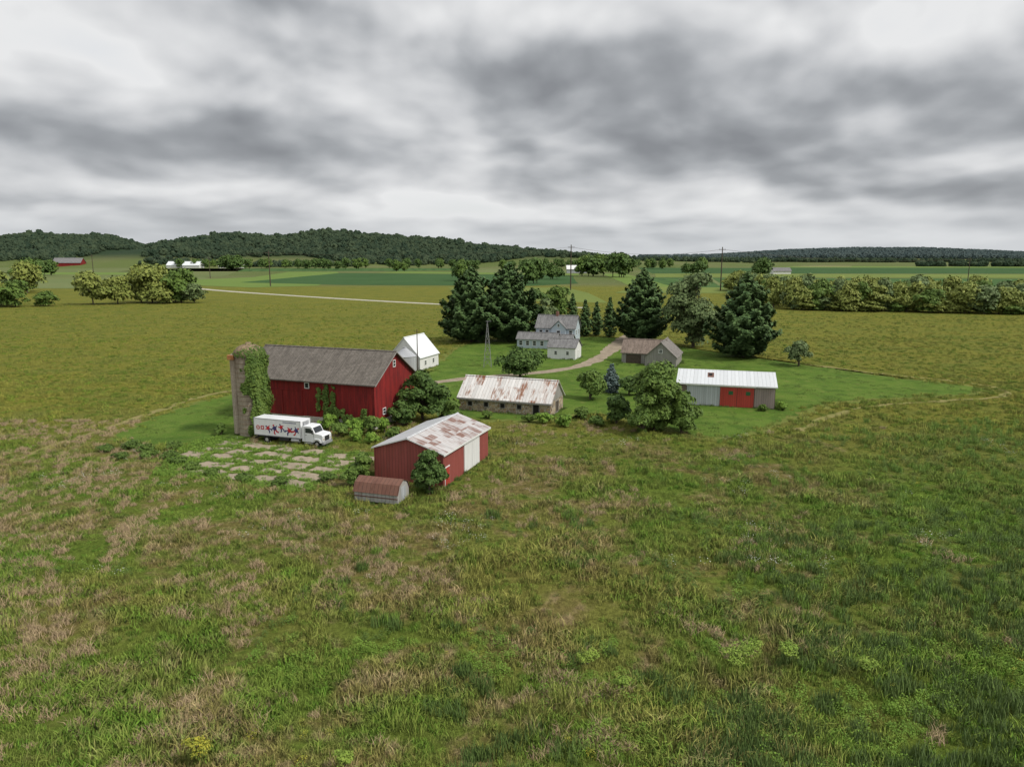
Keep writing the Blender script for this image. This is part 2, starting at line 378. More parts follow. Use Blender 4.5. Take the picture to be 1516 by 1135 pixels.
m_trim=plain('white_trim',(.72,.72,.70),.5,var=.08)
m_dark=plain('dark_opening',(.015,.013,.012),.9)
m_wood=plain('pole_wood',(.085,.065,.05),.9)
m_bark=plain('bark',(.10,.08,.06),.95,var=.3,scale=4)
m_steel=plain('galvanised_steel',(.28,.28,.28),.5,.3)
m_green=plain('green_panel',(.03,.13,.05),.6)
def siding():
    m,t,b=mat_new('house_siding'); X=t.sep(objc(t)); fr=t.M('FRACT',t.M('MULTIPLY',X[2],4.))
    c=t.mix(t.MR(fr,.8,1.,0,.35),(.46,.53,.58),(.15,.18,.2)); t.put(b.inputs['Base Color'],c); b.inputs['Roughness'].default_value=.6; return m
m_siding=siding()
def stone(name,scale,cols,mortar=(.36,.33,.28)):
    m,t,b=mat_new(name); o=objc(t); X=t.sep(o); p=t.comb(t.M('ADD',X[0],X[1]),X[2],0.)
    v=t.new('ShaderNodeTexVoronoi'); v.inputs['Scale'].default_value=scale; t.put(v.inputs['Vector'],p)
    e=t.new('ShaderNodeTexVoronoi'); e.feature='DISTANCE_TO_EDGE'; e.inputs['Scale'].default_value=scale; t.put(e.inputs['Vector'],p)
    r=t.sep(v.outputs['Color'])[0]; c=t.ramp(r,cols)
    c=t.mix(t.MR(e.outputs['Distance'],.03,.10,1.,0.),c,mortar)
    c=t.mix(t.MR(t.noise(o,.8,5),.5,.8,0,.5),c,(.12,.10,.08))
    t.put(b.inputs['Base Color'],c); t.put(b.inputs['Normal'],t.bump(t.MR(e.outputs['Distance'],0,.12),.7,.08)); b.inputs['Roughness'].default_value=.9; return m
m_stone=stone('field_stone',1.7,[(0,(.14,.09,.055)),(.3,(.40,.28,.16)),(.55,(.24,.18,.14)),(.8,(.52,.40,.25)),(1,(.17,.145,.13))],(.46,.42,.35))
m_foundation=stone('white_foundation',1.6,[(0,(.45,.42,.38)),(.5,(.62,.6,.56)),(1,(.5,.46,.4))],(.6,.58,.53))

# ------------------------------------------------------------------ buildings
foot=[]
def wpt(ox,oy,rot,x,y):
    a=R(rot); return (ox+x*math.cos(a)-y*math.sin(a), oy+x*math.sin(a)+y*math.cos(a))
def footprint(ox,oy,rot,x0,x1,y0,y1,pad=.3):
    foot.append(np.array([wpt(ox,oy,rot,*q) for q in((x0-pad,y0-pad),(x1+pad,y0-pad),(x1+pad,y1+pad),(x0-pad,y1+pad))]))
def gable(par,x0,x1,y0,y1,eave,ridge,axis,mw,mr,oh=.4,th=.14,mr2=None,base=0.,tag=''):
    mr2=mr2 or mr
    if axis=='x':
        prism('walls'+tag,par,[(y0,base),(y1,base),(y1,eave),((y0+y1)/2,ridge),(y0,eave)],'x',x0,x1,mw)
        c=(y0+y1)/2; hw=(y1-y0)/2; a0,a1=x0-oh,x1+oh
    else:
        prism('walls'+tag,par,[(x0,base),(x1,base),(x1,eave),((x0+x1)/2,ridge),(x0,eave)],'y',y0,y1,mw)
        c=(x0+x1)/2; hw=(x1-x0)/2; a0,a1=y0-oh,y1+oh
    s=(ridge-eave)/hw; e=hw+oh; g=.02
    for sgn,mm,nm in((-1,mr,'roof_slope_a'),(1,mr2,'roof_slope_b')):
        prof=[(c+sgn*0.0,ridge+g),(c+sgn*e,ridge-s*e+g),(c+sgn*e,ridge-s*e+g+th),(c+sgn*0.0,ridge+g+th)]
        prism(nm+tag,par,prof,axis,a0,a1,mm)
    prof=[(c-.22,ridge+th-.02),(c+.22,ridge+th-.02),(c+.02,ridge+th+.12),(c-.02,ridge+th+.12)]
    prism('ridge_cap'+tag,par,prof,axis,a0-.02,a1+.02,mr)
def win(par,face,a,z,w,h,plane,frame=None,glass=None,mull=True):
    frame=frame or m_trim; glass=glass or m_glass; t_=.12
    def bx(n,a0,a1,z0,z1,d,m):
        if face=='f': box(n,par,a0,a1,plane-d,plane+.02,z0,z1,m)
        elif face=='r': box(n,par,plane-.02,plane+d,a0,a1,z0,z1,m)
        else: box(n,par,plane-d,plane+.02,a0,a1,z0,z1,m)
    bx('window_glass',a-w/2,a+w/2,z,z+h,.03,glass)
    bx('frame_l',a-w/2-t_,a-w/2,z-t_,z+h+t_,.08,frame); bx('frame_r',a+w/2,a+w/2+t_,z-t_,z+h+t_,.08,frame)
    bx('frame_t',a-w/2,a+w/2,z+h,z+h+t_,.078,frame); bx('frame_b',a-w/2,a+w/2,z-t_,z,.1,frame)
    if mull: bx('mullion',a-w/2,a+w/2,z+h/2-.04,z+h/2+.04,.06,frame)

# --- big red barn
BO=(-46.9,122.4); barn=empty('red_barn',(*BO,0),-20); footprint(*BO,-20,0,26,0,13.5)
gable(barn,0,26,0,13.5,7.6,12.0,'x',m_barnred,m_shingle,.55,.18,base=1.3)
box('foundation',barn,-.05,26.05,-.05,13.55,-.3,1.32,m_foundation)
win(barn,'f',13,6.2,.7,.8,0,mull=False); win(barn,'r',6.75,9.6,.7,1.0,26,mull=True)
win(barn,'r',3.0,2.1,.8,.9,26); win(barn,'r',10.,2.1,.8,.9,26)
box('barn_door_front',barn,4,8,-.12,.02,1.3,5.6,m_barnred); box('door_rail',barn,3.6,12.2,-.16,.02,5.62,5.78,m_barnred)
box('barn_door_front_2',barn,8.1,12,-.1,.02,1.3,5.6,m_barnred)
for yy in(-.02,13.4): box('corner_board',barn,25.9,26.07,yy-.06,yy+.14,1.33,7.5,m_barnred)
prism('roof_rake',barn,[(-.55,7.42),(6.75,12.18),(14.05,7.42),(14.05,7.22),(6.75,11.98),(-.55,7.22)],'x',26.56,26.62,m_greyboard)
gable(barn,-4.2,-.02,2.5,10,3.2,5.,'x',m_barnred,m_houseroof,.3,tag='_leanto')
# --- silo
SX,SY=-41.6,111.2
silo=empty('silo',(SX,SY,0))
m_conc,t,b=mat_new('silo_concrete'); o=objc(t); X=t.sep(o)
ang=t.M('MULTIPLY',t.M('ARCTAN2',X[1],X[0]),7.); zz=t.M('MULTIPLY',X[2],1.3)
br=t.new('ShaderNodeTexBrick'); t.put(br.inputs['Vector'],t.comb(ang,zz,0.)); br.inputs['Scale'].default_value=1.
br.inputs['Color1'].default_value=(.36,.30,.23,1); br.inputs['Color2'].default_value=(.44,.38,.30,1); br.inputs['Mortar'].default_value=(.2,.16,.13,1); br.inputs['Mortar Size'].default_value=.02
c=t.mix(t.M('MULTIPLY',t.MR(t.noise(t.V('MULTIPLY',o,(1,1,.25)),1.2,6,.7),.42,.7),.7),br.outputs[0],(.18,.13,.10)); t.put(b.inputs['Base Color'],c); b.inputs['Roughness'].default_value=.9
lathe('stave_wall',silo,[(2.25,-.3),(2.25,12.6),(2.35,12.6),(2.35,12.9),(0,12.9)],m_conc,48,smooth=False)
m_dome=plain('rusty_dome',(.22,.16,.095),.7,var=.4,scale=3)
lathe('dome_roof',silo,[(2.45,12.8),(2.3,13.35),(1.8,13.95),(1.1,14.35),(.45,14.5),(.42,14.75),(0,14.8)],m_dome,32)
hoops=[]
for k in range(17):
    z=.5+k*.74
    for i in range(24):
        a=2*math.pi*i/24; a2=2*math.pi*(i+1)/24
        hoops.append(((2.28*math.cos(a),2.28*math.sin(a),z),(2.28*math.cos(a2),2.28*math.sin(a2),z),.035,.035))
tubes('steel_hoops',hoops,m_dome,silo,4)
lathe('unloading_chute',silo,[(.55,.3),(.55,12.3),(.5,12.9),(0,13.2)],m_conc,16,cx=-2.15,cy=-1.0)
box('chute_hood',silo,-2.8,-1.8,-1.8,-.5,12.2,12.9,plain('hood_orange',(.34,.15,.06),.8,var=.3))
foot.append(np.array([(SX-3,SY-3),(SX+3,SY-3),(SX+3,SY+3),(SX-3,SY+3)]))
# --- red metal shed
SO=(-17.4,87.0); shed=empty('red_metal_shed',(*SO,0),-20); footprint(*SO,-20,0,9.5,0,14.8)
gable(shed,0,9.5,0,14.8,4.3,5.8,'y',m_shedred,m_shedroofL,.3,.12,mr2=m_shedroof)
for y0,y1 in((6.3,8.85),(8.9,11.4)): box('sliding_door',shed,9.49,9.62,y0,y1,.15,3.9,m_white)
box('door_track',shed,9.49,9.66,3.6,14.2,3.95,4.12,m_trim)
box('side_door_frame',shed,9.49,9.55,.5,1.9,0,2.45,m_trim); box('side_door',shed,9.5,9.6,.62,1.78,.05,2.3,m_doorred)
for xx in(0,9.5): box('corner_trim',shed,xx-.09,xx+.09,-.05,.1,0,4.25,m_shedred)
prism('gable_trim',shed,[(-.3,4.2),(4.75,5.8),(9.8,4.2),(9.8,4.33),(4.75,5.93),(-.3,4.33)],'y',-.36,-.31,m_trim)
prism('eave_trim',shed,[(9.8,4.05),(9.86,4.05),(9.86,4.3),(9.8,4.3)],'y',-.3,15.1,m_trim)
# --- small hut with gambrel rust roof
HO=(-18.3,78.8); hut=empty('small_gambrel_hut',(*HO,0),-17); footprint(*HO,-17,0,5.5,0,3,.1)
prism('walls',hut,[(0,.2),(3,.2),(3,1.35),(2.5,2.2),(1.5,2.65),(.5,2.2),(0,1.35)],'x',0,5.5,m_hut)
box('skid_a',hut,-.3,5.8,.3,.55,-.02,.2,m_wood); box('skid_b',hut,-.3,5.8,2.45,2.7,-.02,.2,m_wood)
for q in([(-.1,1.25),(.46,2.26),(.42,2.31),(-.15,1.28)],[(.46,2.25),(1.5,2.71),(1.5,2.77),(.43,2.31)],[(1.5,2.71),(2.54,2.25),(2.57,2.31),(1.5,2.77)],[(2.54,2.26),(3.1,1.25),(3.15,1.28),(2.58,2.31)]):
    prism('roof_sheet',hut,q,'x',-.12,5.62,m_rust)
box('hut_door',hut,5.49,5.54,.9,2.1,.3,1.9,m_greymetal); box('hut_rail',hut,-.02,5.52,-.06,.0,.75,.85,m_rust)
# --- stone building
TO=(-9.8,129.0); stn=empty('stone_building',(*TO,0),-20); footprint(*TO,-20,0,17.7,0,8)
gable(stn,0,17.7,0,8,2.6,5.8,'x',m_stone,m_rustroof,.35,.12)
prism('gable_boards',stn,[(.1,2.62),(7.9,2.62),(4,5.74)],'x',17.7,17.76,m_greyboard)
for a in(2.2,5.4,8.6,11.8): win(stn,'f',a,1.0,.8,.8,0,frame=m_greyboard,glass=m_dark,mull=False)
win(stn,'f',15.,.15,1.1,2.0,0,frame=m_greyboard,glass=m_dark,mull=False); win(stn,'r',4,.2,1.6,2.0,17.7,frame=m_greyboard,glass=m_wood,mull=False)
prism('fascia',stn,[(-.42,2.1),(-.36,2.1),(-.36,2.34),(-.42,2.34)],'x',-.3,18.,m_greyboard)
# --- white barn and bin
WO=(-30.9,177.5); wb=empty('white_barn',(*WO,0),-20); footprint(*WO,-20,0,8.5,0,10.5)
gable(wb,0,8.5,0,10.5,3.4,8.1,'y',m_white,m_whiteroof,.3,.12)
win(wb,'r',3,1.2,.8,1,8.5); win(wb,'r',7.5,1.2,.8,1,8.5); win(wb,'f',4.25,4.6,.8,1,0)
gb=empty('grain_bin',(-26.0,171.0,0)); lathe('bin_wall',gb,[(2.7,0),(2.7,4.3),(2.8,4.3),(.4,6.2),(.4,6.4),(0,6.45)],m_galv,28,smooth=False)
foot.append(np.array([(-30,168),(-23,168),(-23,174),(-30,174)]))
# --- farmhouse
OO=(7.6,224.); house=empty('farmhouse',(*OO,0),-17)
footprint(*OO,-17,-5,13,-6,8,1)
gable(house,0,12.5,0,8,6.1,9.6,'x',m_siding,m_houseroof,.4,.15)
prism('cross_gable_wall',house,[(5.2,6.0),(9.8,6.0),(7.5,8.3)],'y',-.9,3,m_siding)
for sg in(-1,1): prism('cross_gable_roof',house,[(7.5,8.35),(7.5+sg*2.7,5.75),(7.5+sg*2.7,5.9),(7.5,8.5)],'y',-1.2,3,m_houseroof)
prism('bay_wall',house,[(5.2,0),(9.8,0),(9.8,6.0),(5.2,6.0)],'y',-.9,-.01,m_siding)
gable(house,-4.6,8,-5.5,-.92,3.0,4.7,'x',m_siding,m_houseroof,.4,.12,tag='_wing')
gable(house,8.05,12.5,-4.,-.02,2.9,4.2,'x',m_siding,m_houseroof,.35,.12,tag='_porch')
box('chimney',house,5.6,6.4,3.6,4.4,8.8,10.9,plain('chimney_brick',(.25,.13,.1),.9))
for a in(1.6,3.6,11.2): win(house,'f',a,3.9,.9,1.4,0)
win(house,'f',7.5,3.9,1.,1.4,-.9); win(house,'f',7.5,6.5,.6,.8,-.9)
for a in(-3.4,-1.2,1.,3.4,5.8): win(house,'f',a,1.,.95,1.3,-5.5)
for a in(2,6): win(house,'r',a,3.9,.9,1.4,12.5); win(house,'r',a,1,.9,1.4,12.5)
box('front_door',house,9.6,10.6,-4.08,-4.,.2,2.3,m_trim); box('front_steps',house,9.2,11,-5.6,-4.02,0,.35,m_greyboard)
# --- white garage
gar=empty('white_garage',(9.9,196.5,0),-20); footprint(9.9,196.5,-20,0,8,0,6.5)
gable(gar,0,8,0,6.5,3.3,5.3,'x',m_white,m_houseroof,.3,.12); win(gar,'r',3.2,.1,1.,2.1,8,glass=m_trim,mull=False); win(gar,'f',2.4,1.3,.7,.9,0); win(gar,'f',5.8,1.3,.7,.9,0)
# --- brown outbuilding
bo=empty('weathered_outbuilding',(29.4,188.5,0),-20); footprint(29.4,188.5,-20,0,15,-4,9)
gable(bo,0,11,0,8,2.9,6.0,'x',m_greyboard,m_brownroof,.35,.12)
gable(bo,6.8,14.8,-3.5,8.5,2.6,6.2,'y',m_greyboard,m_greyroof,.35,.12,tag='_wing')
box('garage_door',bo,8.6,13.,-3.58,-3.5,.05,2.5,m_greyboard); box('garage_door_b',bo,1.2,5.2,-.08,0,.05,2.4,m_wood)
win(bo,'f',10.8,3.6,.8,.8,-3.5)
# --- machine shed
MO=(31.9,134.2); ms=empty('machine_shed',(*MO,0),-16); footprint(*MO,-16,0,17.7,0,14)
gable(ms,0,17.7,0,14,4.2,5.7,'x',m_brownmetal,m_shedwhiteroof,.35,.12)
box('grey_panel_door',ms,1.7,7.8,-.1,.01,.1,3.8,m_greymetal)
for a in(7.9,10.95): box('red_sliding_door',ms,a,a+2.98,-.14,.01,.1,3.8,m_doorred); 
for a in(10.3,13.4): box('green_window',ms,a-.9,a-.1,-.17,-.13,2.4,3.1,m_green)
box('end_panel',ms,14.1,17.6,-.06,.01,.1,3.85,ribbed('mauve_metal',(.31,.25,.23),.4,'xy')); box('door_header',ms,1.5,14.2,-.19,.01,3.84,4.02,m_trim)
prism('eave_gutter',ms,[(-.42,4.02),(-.36,4.02),(-.36,4.2),(-.42,4.2)],'x',-.35,18.05,m_trim)
zr=lambda y:4.2+1.5*y/7+.15
mesh_obj('roof_hole',[(5.4,3.2,zr(3.2)+.01),(6.6,3.2,zr(3.2)+.01),(6.6,5.6,zr(5.6)+.01),(5.4,5.6,zr(5.6)+.01)],[(0,1,2,3)],m_rust,ms)
mesh_obj('roof_hole_b',[(5.6,4.0,zr(4.)+.02),(6.3,4.,zr(4.)+.02),(6.3,5.2,zr(5.2)+.02),(5.6,5.2,zr(5.2)+.02)],[(0,1,2,3)],m_dark,ms)
# --- distant farm buildings
for nm,x,y,L,W,e,r_,rot,mw,mr in(('distant_red_barn',-1170,1830,66,36,12,24,10,m_barnred,m_houseroof),('distant_white_barn',-880,1830,44,24,8,17,-5,m_white,m_whiteroof),('distant_white_barn',-830,1810,44,24,8,17,-5,m_white,m_whiteroof),('distant_white_barn',-735,1800,60,20,6,11,0,m_white,m_whiteroof),
    ('distant_farm_shed',430,1180,30,14,6,11,5,m_white,m_houseroof),('distant_farm_shed',96,1250,34,16,8,14,0,m_greymetal,m_white),('distant_farm_shed',200,1500,40,16,8,14,0,m_white,m_white)):
    e_=empty(nm,(x,y,float(hgt(np.array([x]),np.array([y]))[0])-1),rot); gable(e_,0,L,0,W,e,r_,'x',mw,mr,1,.5)

# --- windmill tower
wm=empty('windmill_tower',(-6.3,181,0)); s=[]; H=11.2
def leg(k,z): 
    w=1.3*(1-z/H)+.12; a=math.pi/4+k*math.pi/2; return (w*math.cos(a),w*math.sin(a),z)
for k in range(4): s.append((leg(k,0),leg(k,H),.06,.05))
zs=[0,2.2,4.4,6.4,8.2,9.8,H]
for a,b_ in zip(zs[:-1],zs[1:]):
    for k in range(4):
        s.append((leg(k,b_),leg((k+1)%4,b_),.03,.03)); s.append((leg(k,a),leg((k+1)%4,b_),.025,.025)); s.append((leg((k+1)%4,a),leg(k,b_),.025,.025))
s.append(((0,0,H),(0,0,H+.7),.06,.05)); s.append(((-.4,0,H+.6),(1.,0,H+.6),.06,.04))
tubes('lattice',s,m_steel,wm,5)
# --- utility poles
def upole(x,y,h,r,arm=True,lean=0):
    e=empty('utility_pole',(x,y,0)); s=[((0,0,0),(lean,0,h),r,r*.7)]
    if arm: s+= [((-r*5,0,h-r*4),(r*5,0,h-r*4),r*.35,r*.35)]
    for q in(-4.6,-2.4,2.4,4.6):
        if arm: s.append(((q*r,0,h-r*3.7),(q*r,0,h-r*2.7),r*.25,r*.2))
    tubes('pole',s,m_wood,e,8)
upole(-233,690,34,.6); upole(50,610,38,.55); upole(175,600,36,.55); upole(420,660,27,.4); upole(-23.2,172.5,10.6,.14); upole(-700,1200,32,.6); upole(-400,950,28,.5)
w=[]
for (x0,y0,z0),(x1,y1,z1) in(((-233,690,32),(50,610,36)),((50,610,36),(175,600,34)),((-233,690,32),(-700,1200,31)),((175,600,34),(420,660,26))):
    for off in(-2,2):
        pr=None
        for k in range(13):
            q=k/12; p=(x0+(x1-x0)*q,y0+(y1-y0)*q+off,z0+(z1-z0)*q-4*q*(1-q)*5)
            if pr: w.append((pr,p,.05,.05))
            pr=p
tubes('power_lines',w,m_wood,None,4)

# ------------------------------------------------------------------ TRUCK (local x forward, y away from camera)
tk=empty('box_truck',(-39.6,106.0,0),-19)
m_tw=plain('truck_white',(.76,.77,.78),.35,var=.06,scale=.8,spec=.5); m_tg=plain('truck_grey',(.30,.31,.32),.45); m_tire=plain('tyre',(.02,.02,.02),.9)
m_chs=plain('chassis',(.03,.03,.03),.7); m_rim=plain('rim',(.5,.5,.5),.35,.4); m_r=plain('decal_red',(.50,.03,.04),.5); m_n=plain('decal_blue',(.05,.045,.16),.5); m_lamp=plain('lamp_glass',(.55,.5,.42),.15,spec=.7)
bbox('cargo_box',tk,0,8.4,0,2.55,1.15,3.8,m_tw,.04)
for a,b_ in((-.02,.06),(8.34,8.42)):
    for yy in(-.025,2.5): box('corner_post',tk,a,b_,yy,yy+.075,1.13,3.82,m_tg)
box('top_rail',tk,.06,8.34,-.02,0,3.7,3.8,m_tg); box('bottom_rail',tk,.06,8.34,-.03,0,1.13,1.25,m_tg)
for k in range(1,14): box('side_rib',tk,k*.6,k*.6+.03,-.012,0,1.28,3.67,m_tw)
box('rear_door',tk,-.05,-.02,.12,2.43,1.3,3.65,m_tg)
box('chassis_rail',tk,.1,11.2,.6,.8,.75,1.1,m_chs); box('chassis_rail_b',tk,.1,11.2,1.75,1.95,.75,1.1,m_chs); box('rear_bumper',tk,-.15,.05,.2,2.35,.5,.65,m_chs)
box('underride_box',tk,4.5,6.2,.05,.5,.55,1.05,m_chs); tubes('fuel_tank',[((6.6,.3,.75),(8.0,.3,.75),.3,.3)],m_rim,tk,14)
prism('cab',tk,[(8.55,.75),(11.95,.75),(12.1,1.0),(12.08,1.75),(11.9,1.95),(10.75,2.1),(10.3,2.95),(10.1,3.08),(8.75,3.12),(8.55,3.0)],'y',.12,2.43,m_tw)
o=bpy.data.objects[tk.children[-1].name]; mm=o.modifiers.new('b','BEVEL'); mm.width=.07; mm.segments=2
mesh_obj('windshield',[(10.76,.3,2.14),(10.76,2.25,2.14),(10.36,2.2,2.9),(10.36,.35,2.9)],[(0,1,2,3)],m_glass,tk).location=(.03,0,.02)
mesh_obj('side_window',[(9.15,.105,2.1),(10.5,.105,2.1),(10.12,.105,2.82),(9.15,.105,2.82)],[(0,1,2,3)],m_glass,tk)
mesh_obj('side_window_far',[(9.15,2.445,2.1),(10.5,2.445,2.1),(10.12,2.445,2.82),(9.15,2.445,2.82)],[(3,2,1,0)],m_glass,tk)
box('door_line',tk,9.02,9.05,.1,.121,.95,2.9,m_chs); box('door_line_b',tk,10.55,10.58,.1,.121,.95,2.1,m_chs); box('door_handle',tk,9.15,9.35,.07,.12,1.75,1.8,m_chs)
box('grille',tk,12.07,12.13,.7,1.85,1.0,1.7,m_chs); box('bumper',tk,11.95,12.25,.1,2.45,.5,.85,m_tg)
for yy in(.25,1.95): box('headlamp',tk,12.05,12.13,yy,yy+.35,1.1,1.4,m_lamp)
box('mirror',tk,10.45,10.6,-.2,-.05,2.05,2.6,m_chs); box('mirror_arm',tk,10.5,10.55,-.06,.12,2.5,2.54,m_chs); box('running_board',tk,9.,10.4,-.02,.25,.5,.6,m_tg)
for x in(2.2,11.1):
    tubes('wheels',[((x,y0,.52),(x,y0+.32,.52),.52,.52) for y0 in((.05,2.15,.42,1.8) if x<5 else(.1,2.13))],m_tire,tk,24)
    tubes('hubs',[((x,y0-.03,.52),(x,y0+.04,.52),.26,.26) for y0 in((.05,2.44) if x<5 else(.1,2.42))],m_rim,tk,16)
prism('fender',tk,[(10.35,.75),(10.45,1.15),(10.8,1.32),(11.4,1.32),(11.75,1.15),(11.85,.75),(11.7,.75),(11.6,1.05),(11.35,1.18),(10.85,1.18),(10.6,1.05),(10.5,.75)],'y',.02,.2,m_tw)
box('reefer_unit',tk,8.42,8.56,.6,1.95,2.6,3.6,m_tg)
def disc(cx,cz,r,m,d,n=20,name='logo'): mesh_obj(name,[(cx+r*math.cos(2*math.pi*i/n),-d,cz+r*math.sin(2*math.pi*i/n)) for i in range(n)],[tuple(range(n))],m,tk)
disc(.75,2.35,.34,m_r,.016); disc(.75,2.35,.2,m_tw,.020); disc(.75,2.35,.1,m_r,.024)
mesh_obj('logo_square',[(1.25,-.016,2.06),(1.85,-.016,2.06),(1.85,-.016,2.64),(1.25,-.016,2.64)],[(0,1,2,3)],m_r,tk); disc(1.55,2.35,.15,m_tw,.020)
def figure(cx,s,fl,body,limb,zb=1.55,tilt=0.):
    ct,st_=math.cos(tilt),math.sin(tilt)
    def tr(px,pz): 
        pz-=.7; return (cx+fl*(px*ct-pz*st_)*s, zb+(.7+px*st_+pz*ct)*s)
    def pl(pts,m,d,nm): 
        q=[tr(*p) for p in pts]; mesh_obj(nm,[(a,-d,z) for a,z in q],[tuple(range(len(q)))],m,tk)
    pl([(-.25,.7),(.3,.65),(.38,1.2),(.05,1.38),(-.3,1.2)],body,.016,'decal_torso')
    pl([(-.2,.75),(.05,.72),(-.1,.35),(-.45,.15),(-.55,.3),(-.3,.5)],limb,.018,'decal_leg'); pl([(.05,.72),(.25,.7),(.45,.4),(.35,.05),(.15,.06),(.22,.38)],limb,.017,'decal_leg')
    pl([(.25,1.2),(.62,1.08),(.64,.92),(.25,1.0)],body,.019,'decal_arm'); pl([(-.18,1.2),(-.48,1.36),(-.54,1.22),(-.2,1.0)],body,.019,'decal_arm')
    a,z=tr(.08,1.5); disc(a,z,.15*s,limb,.018,12,'decal_head')
figure(2.75,.85,1,m_r,m_n,1.55,.9); figure(3.9,1.0,-1,m_n,m_r,1.4,-.3); figure(5.05,.85,1,m_r,m_n,1.8,.5); figure(6.2,.95,-1,m_r,m_n,1.4,1.0); figure(7.4,.95,1,m_n,m_r,1.5,-.8)
for k in range(11): box('decal_letter',tk,5.3+k*.22,5.3+k*.22+.14,-.018,-.013,3.35,3.5,m_n)
foot.append(np.array([wpt(-39.6,106.,-19,*q) for q in((-.1,.0),(12.1,.0),(12.1,2.5),(-.1,2.5))]))

# ------------------------------------------------------------------ CONCRETE YARD
m_slab=groundmat('concrete_slab',(.38,.31,.23),(.29,.24,.18),.35,c3=(.18,.165,.10),bump=.3,c4=(.23,.21,.13))
m_yard=groundmat('yard_soil',(.13,.16,.035),(.17,.165,.05),.4,c3=(.2,.17,.09))
yard=empty('concrete_yard',(-46.5,104.0,0),-20); slabs=[]
yardpoly=np.array([wpt(-46.5,104.,-20,*q) for q in((-2,-4),(5,-13.5),(28,-13.5),(28,5),(14,2.),(-2,4))])
sheet('yard_soil',yardpoly,.015,m_yard,smooth=1,amp=1.4,step=1.)
for j,v0 in enumerate(np.arange(-12.5,3.5,3.2)):
    u0=rng.uniform(0,2)+(6 if j<2 else 0)
    while u0<26:
        wl=rng.uniform(3.,7.)
        if rng.random()<.15: u0+=wl*.6; continue
        g3,g4=rng.uniform(.1,.6,2); a0,a1,b0,b1=u0,u0+wl-rng.uniform(.3,1.),v0+g3,v0+3.2-g4
        base=[(a0,b0),(a1,b0+rng.uniform(-.2,.4)),(a1+rng.uniform(-.6,.3),b1),(a0+rng.uniform(-.2,.6),b1-rng.uniform(0,.5))]
        p=dens([np.array(q) for q in base],.45,.8)
        zt=.05+rng.uniform(0,.05); n=len(p)
        v=[(q[0],q[1],-.05) for q in p]+[(q[0],q[1],zt) for q in p]
        mesh_obj('slab',v,[tuple(range(n,2*n))]+[(k,(k+1)%n,n+(k+1)%n,n+k) for k in range(n)],m_slab,yard)
        slabs.append(np.array([wpt(-46.5,104.,-20,*q) for q in p])); u0+=wl

# ------------------------------------------------------------------ FOLIAGE
def leafquads(P,N,size):
    n=len(P); N=N/np.maximum(np.linalg.norm(N,axis=1),1e-6)[:,None]
    T=np.cross(N,rng.normal(size=(n,3))); T/=np.maximum(np.linalg.norm(T,axis=1),1e-6)[:,None]; B=np.cross(N,T)
    s=(size*rng.uniform(.6,1.35,n))[:,None]; k=rng.uniform(.45,.8,n)[:,None]
    V=np.stack([P-T*s,P-B*s*k,P+T*s,P+B*s*k],1); return V.reshape(-1,3)
def rdir(n):
    d=rng.normal(size=(n,3)); return d/np.linalg.norm(d,axis=1)[:,None]
def crown_pts(lobes,n):
    w=np.array([l[3]**2 for l in lobes]); w/=w.sum(); PP=[];NN=[]
    for (cx,cy,cz,r),q in zip(lobes,w):
        m=max(8,int(n*q)); d=rdir(m); d[:,2]=np.where(d[:,2]<-.3,-d[:,2]*.7,d[:,2])
        bump_=1+.18*np.sin(d[:,0]*5+cx)*np.cos(d[:,1]*6+cy)
        rr=r*(rng.uniform(.55,1.1,m)**.6)*bump_
        PP.append(np.array([cx,cy,cz])+d*rr[:,None]*np.array([1,1,.85])); NN.append(d+rng.normal(0,.4,(m,3))+np.array([0,0,.15]))
    return np.concatenate(PP),np.concatenate(NN)
def bl_mesh(h,r,mat,n,leaf,nl,tf,name='crown'):
    lobes=[]; cz=h*(tf+(1-tf)/2); hz=h*(1-tf)/2
    for i in range(nl):
        d=rdir(1)[0]; q=rng.uniform(.5,.9); lr=r*rng.uniform(.20,.42)
        z=cz+d[2]*hz*q*.95; z=max(lr*.6,min(z,h-lr*.8)); sh=1-.25*abs((z-cz)/hz)
        lobes.append((d[0]*r*.68*q*1.25*sh,d[1]*r*.68*q*1.25*sh,z,lr))
    lobes.append((0,0,cz,r*.5)); lobes.append((0,0,h-r*.4,r*.4))
    P,N=crown_pts(lobes,n); k=P[:,2]>.08; P=P[k];N=N[k]
    me=quad_mesh(name,leafquads(P,N,leaf),mat)
    segs=[((0,0,-.1),(0,0,h*.45),r*.055+.05,r*.035+.03),((0,0,h*.45),(0,0,h*.85),r*.035+.03,.03)]
    for l in lobes[:-2]:
        segs.append(((0,0,min(max(h*tf*.8,l[2]*.45),h*.7)),(l[0],l[1],l[2]),r*.02+.02,.02))
    return me,segs
def broadleaf(name,x,y,h,r,mat,n=4500,leaf=.33,nl=16,tf=.15):
    e=empty(name,(x,y,0)); me,segs=bl_mesh(h,r,mat,n,leaf,nl,tf)
    link(bpy.data.objects.new('crown',me),e); tubes('trunk_and_limbs',segs,m_bark,e,7)
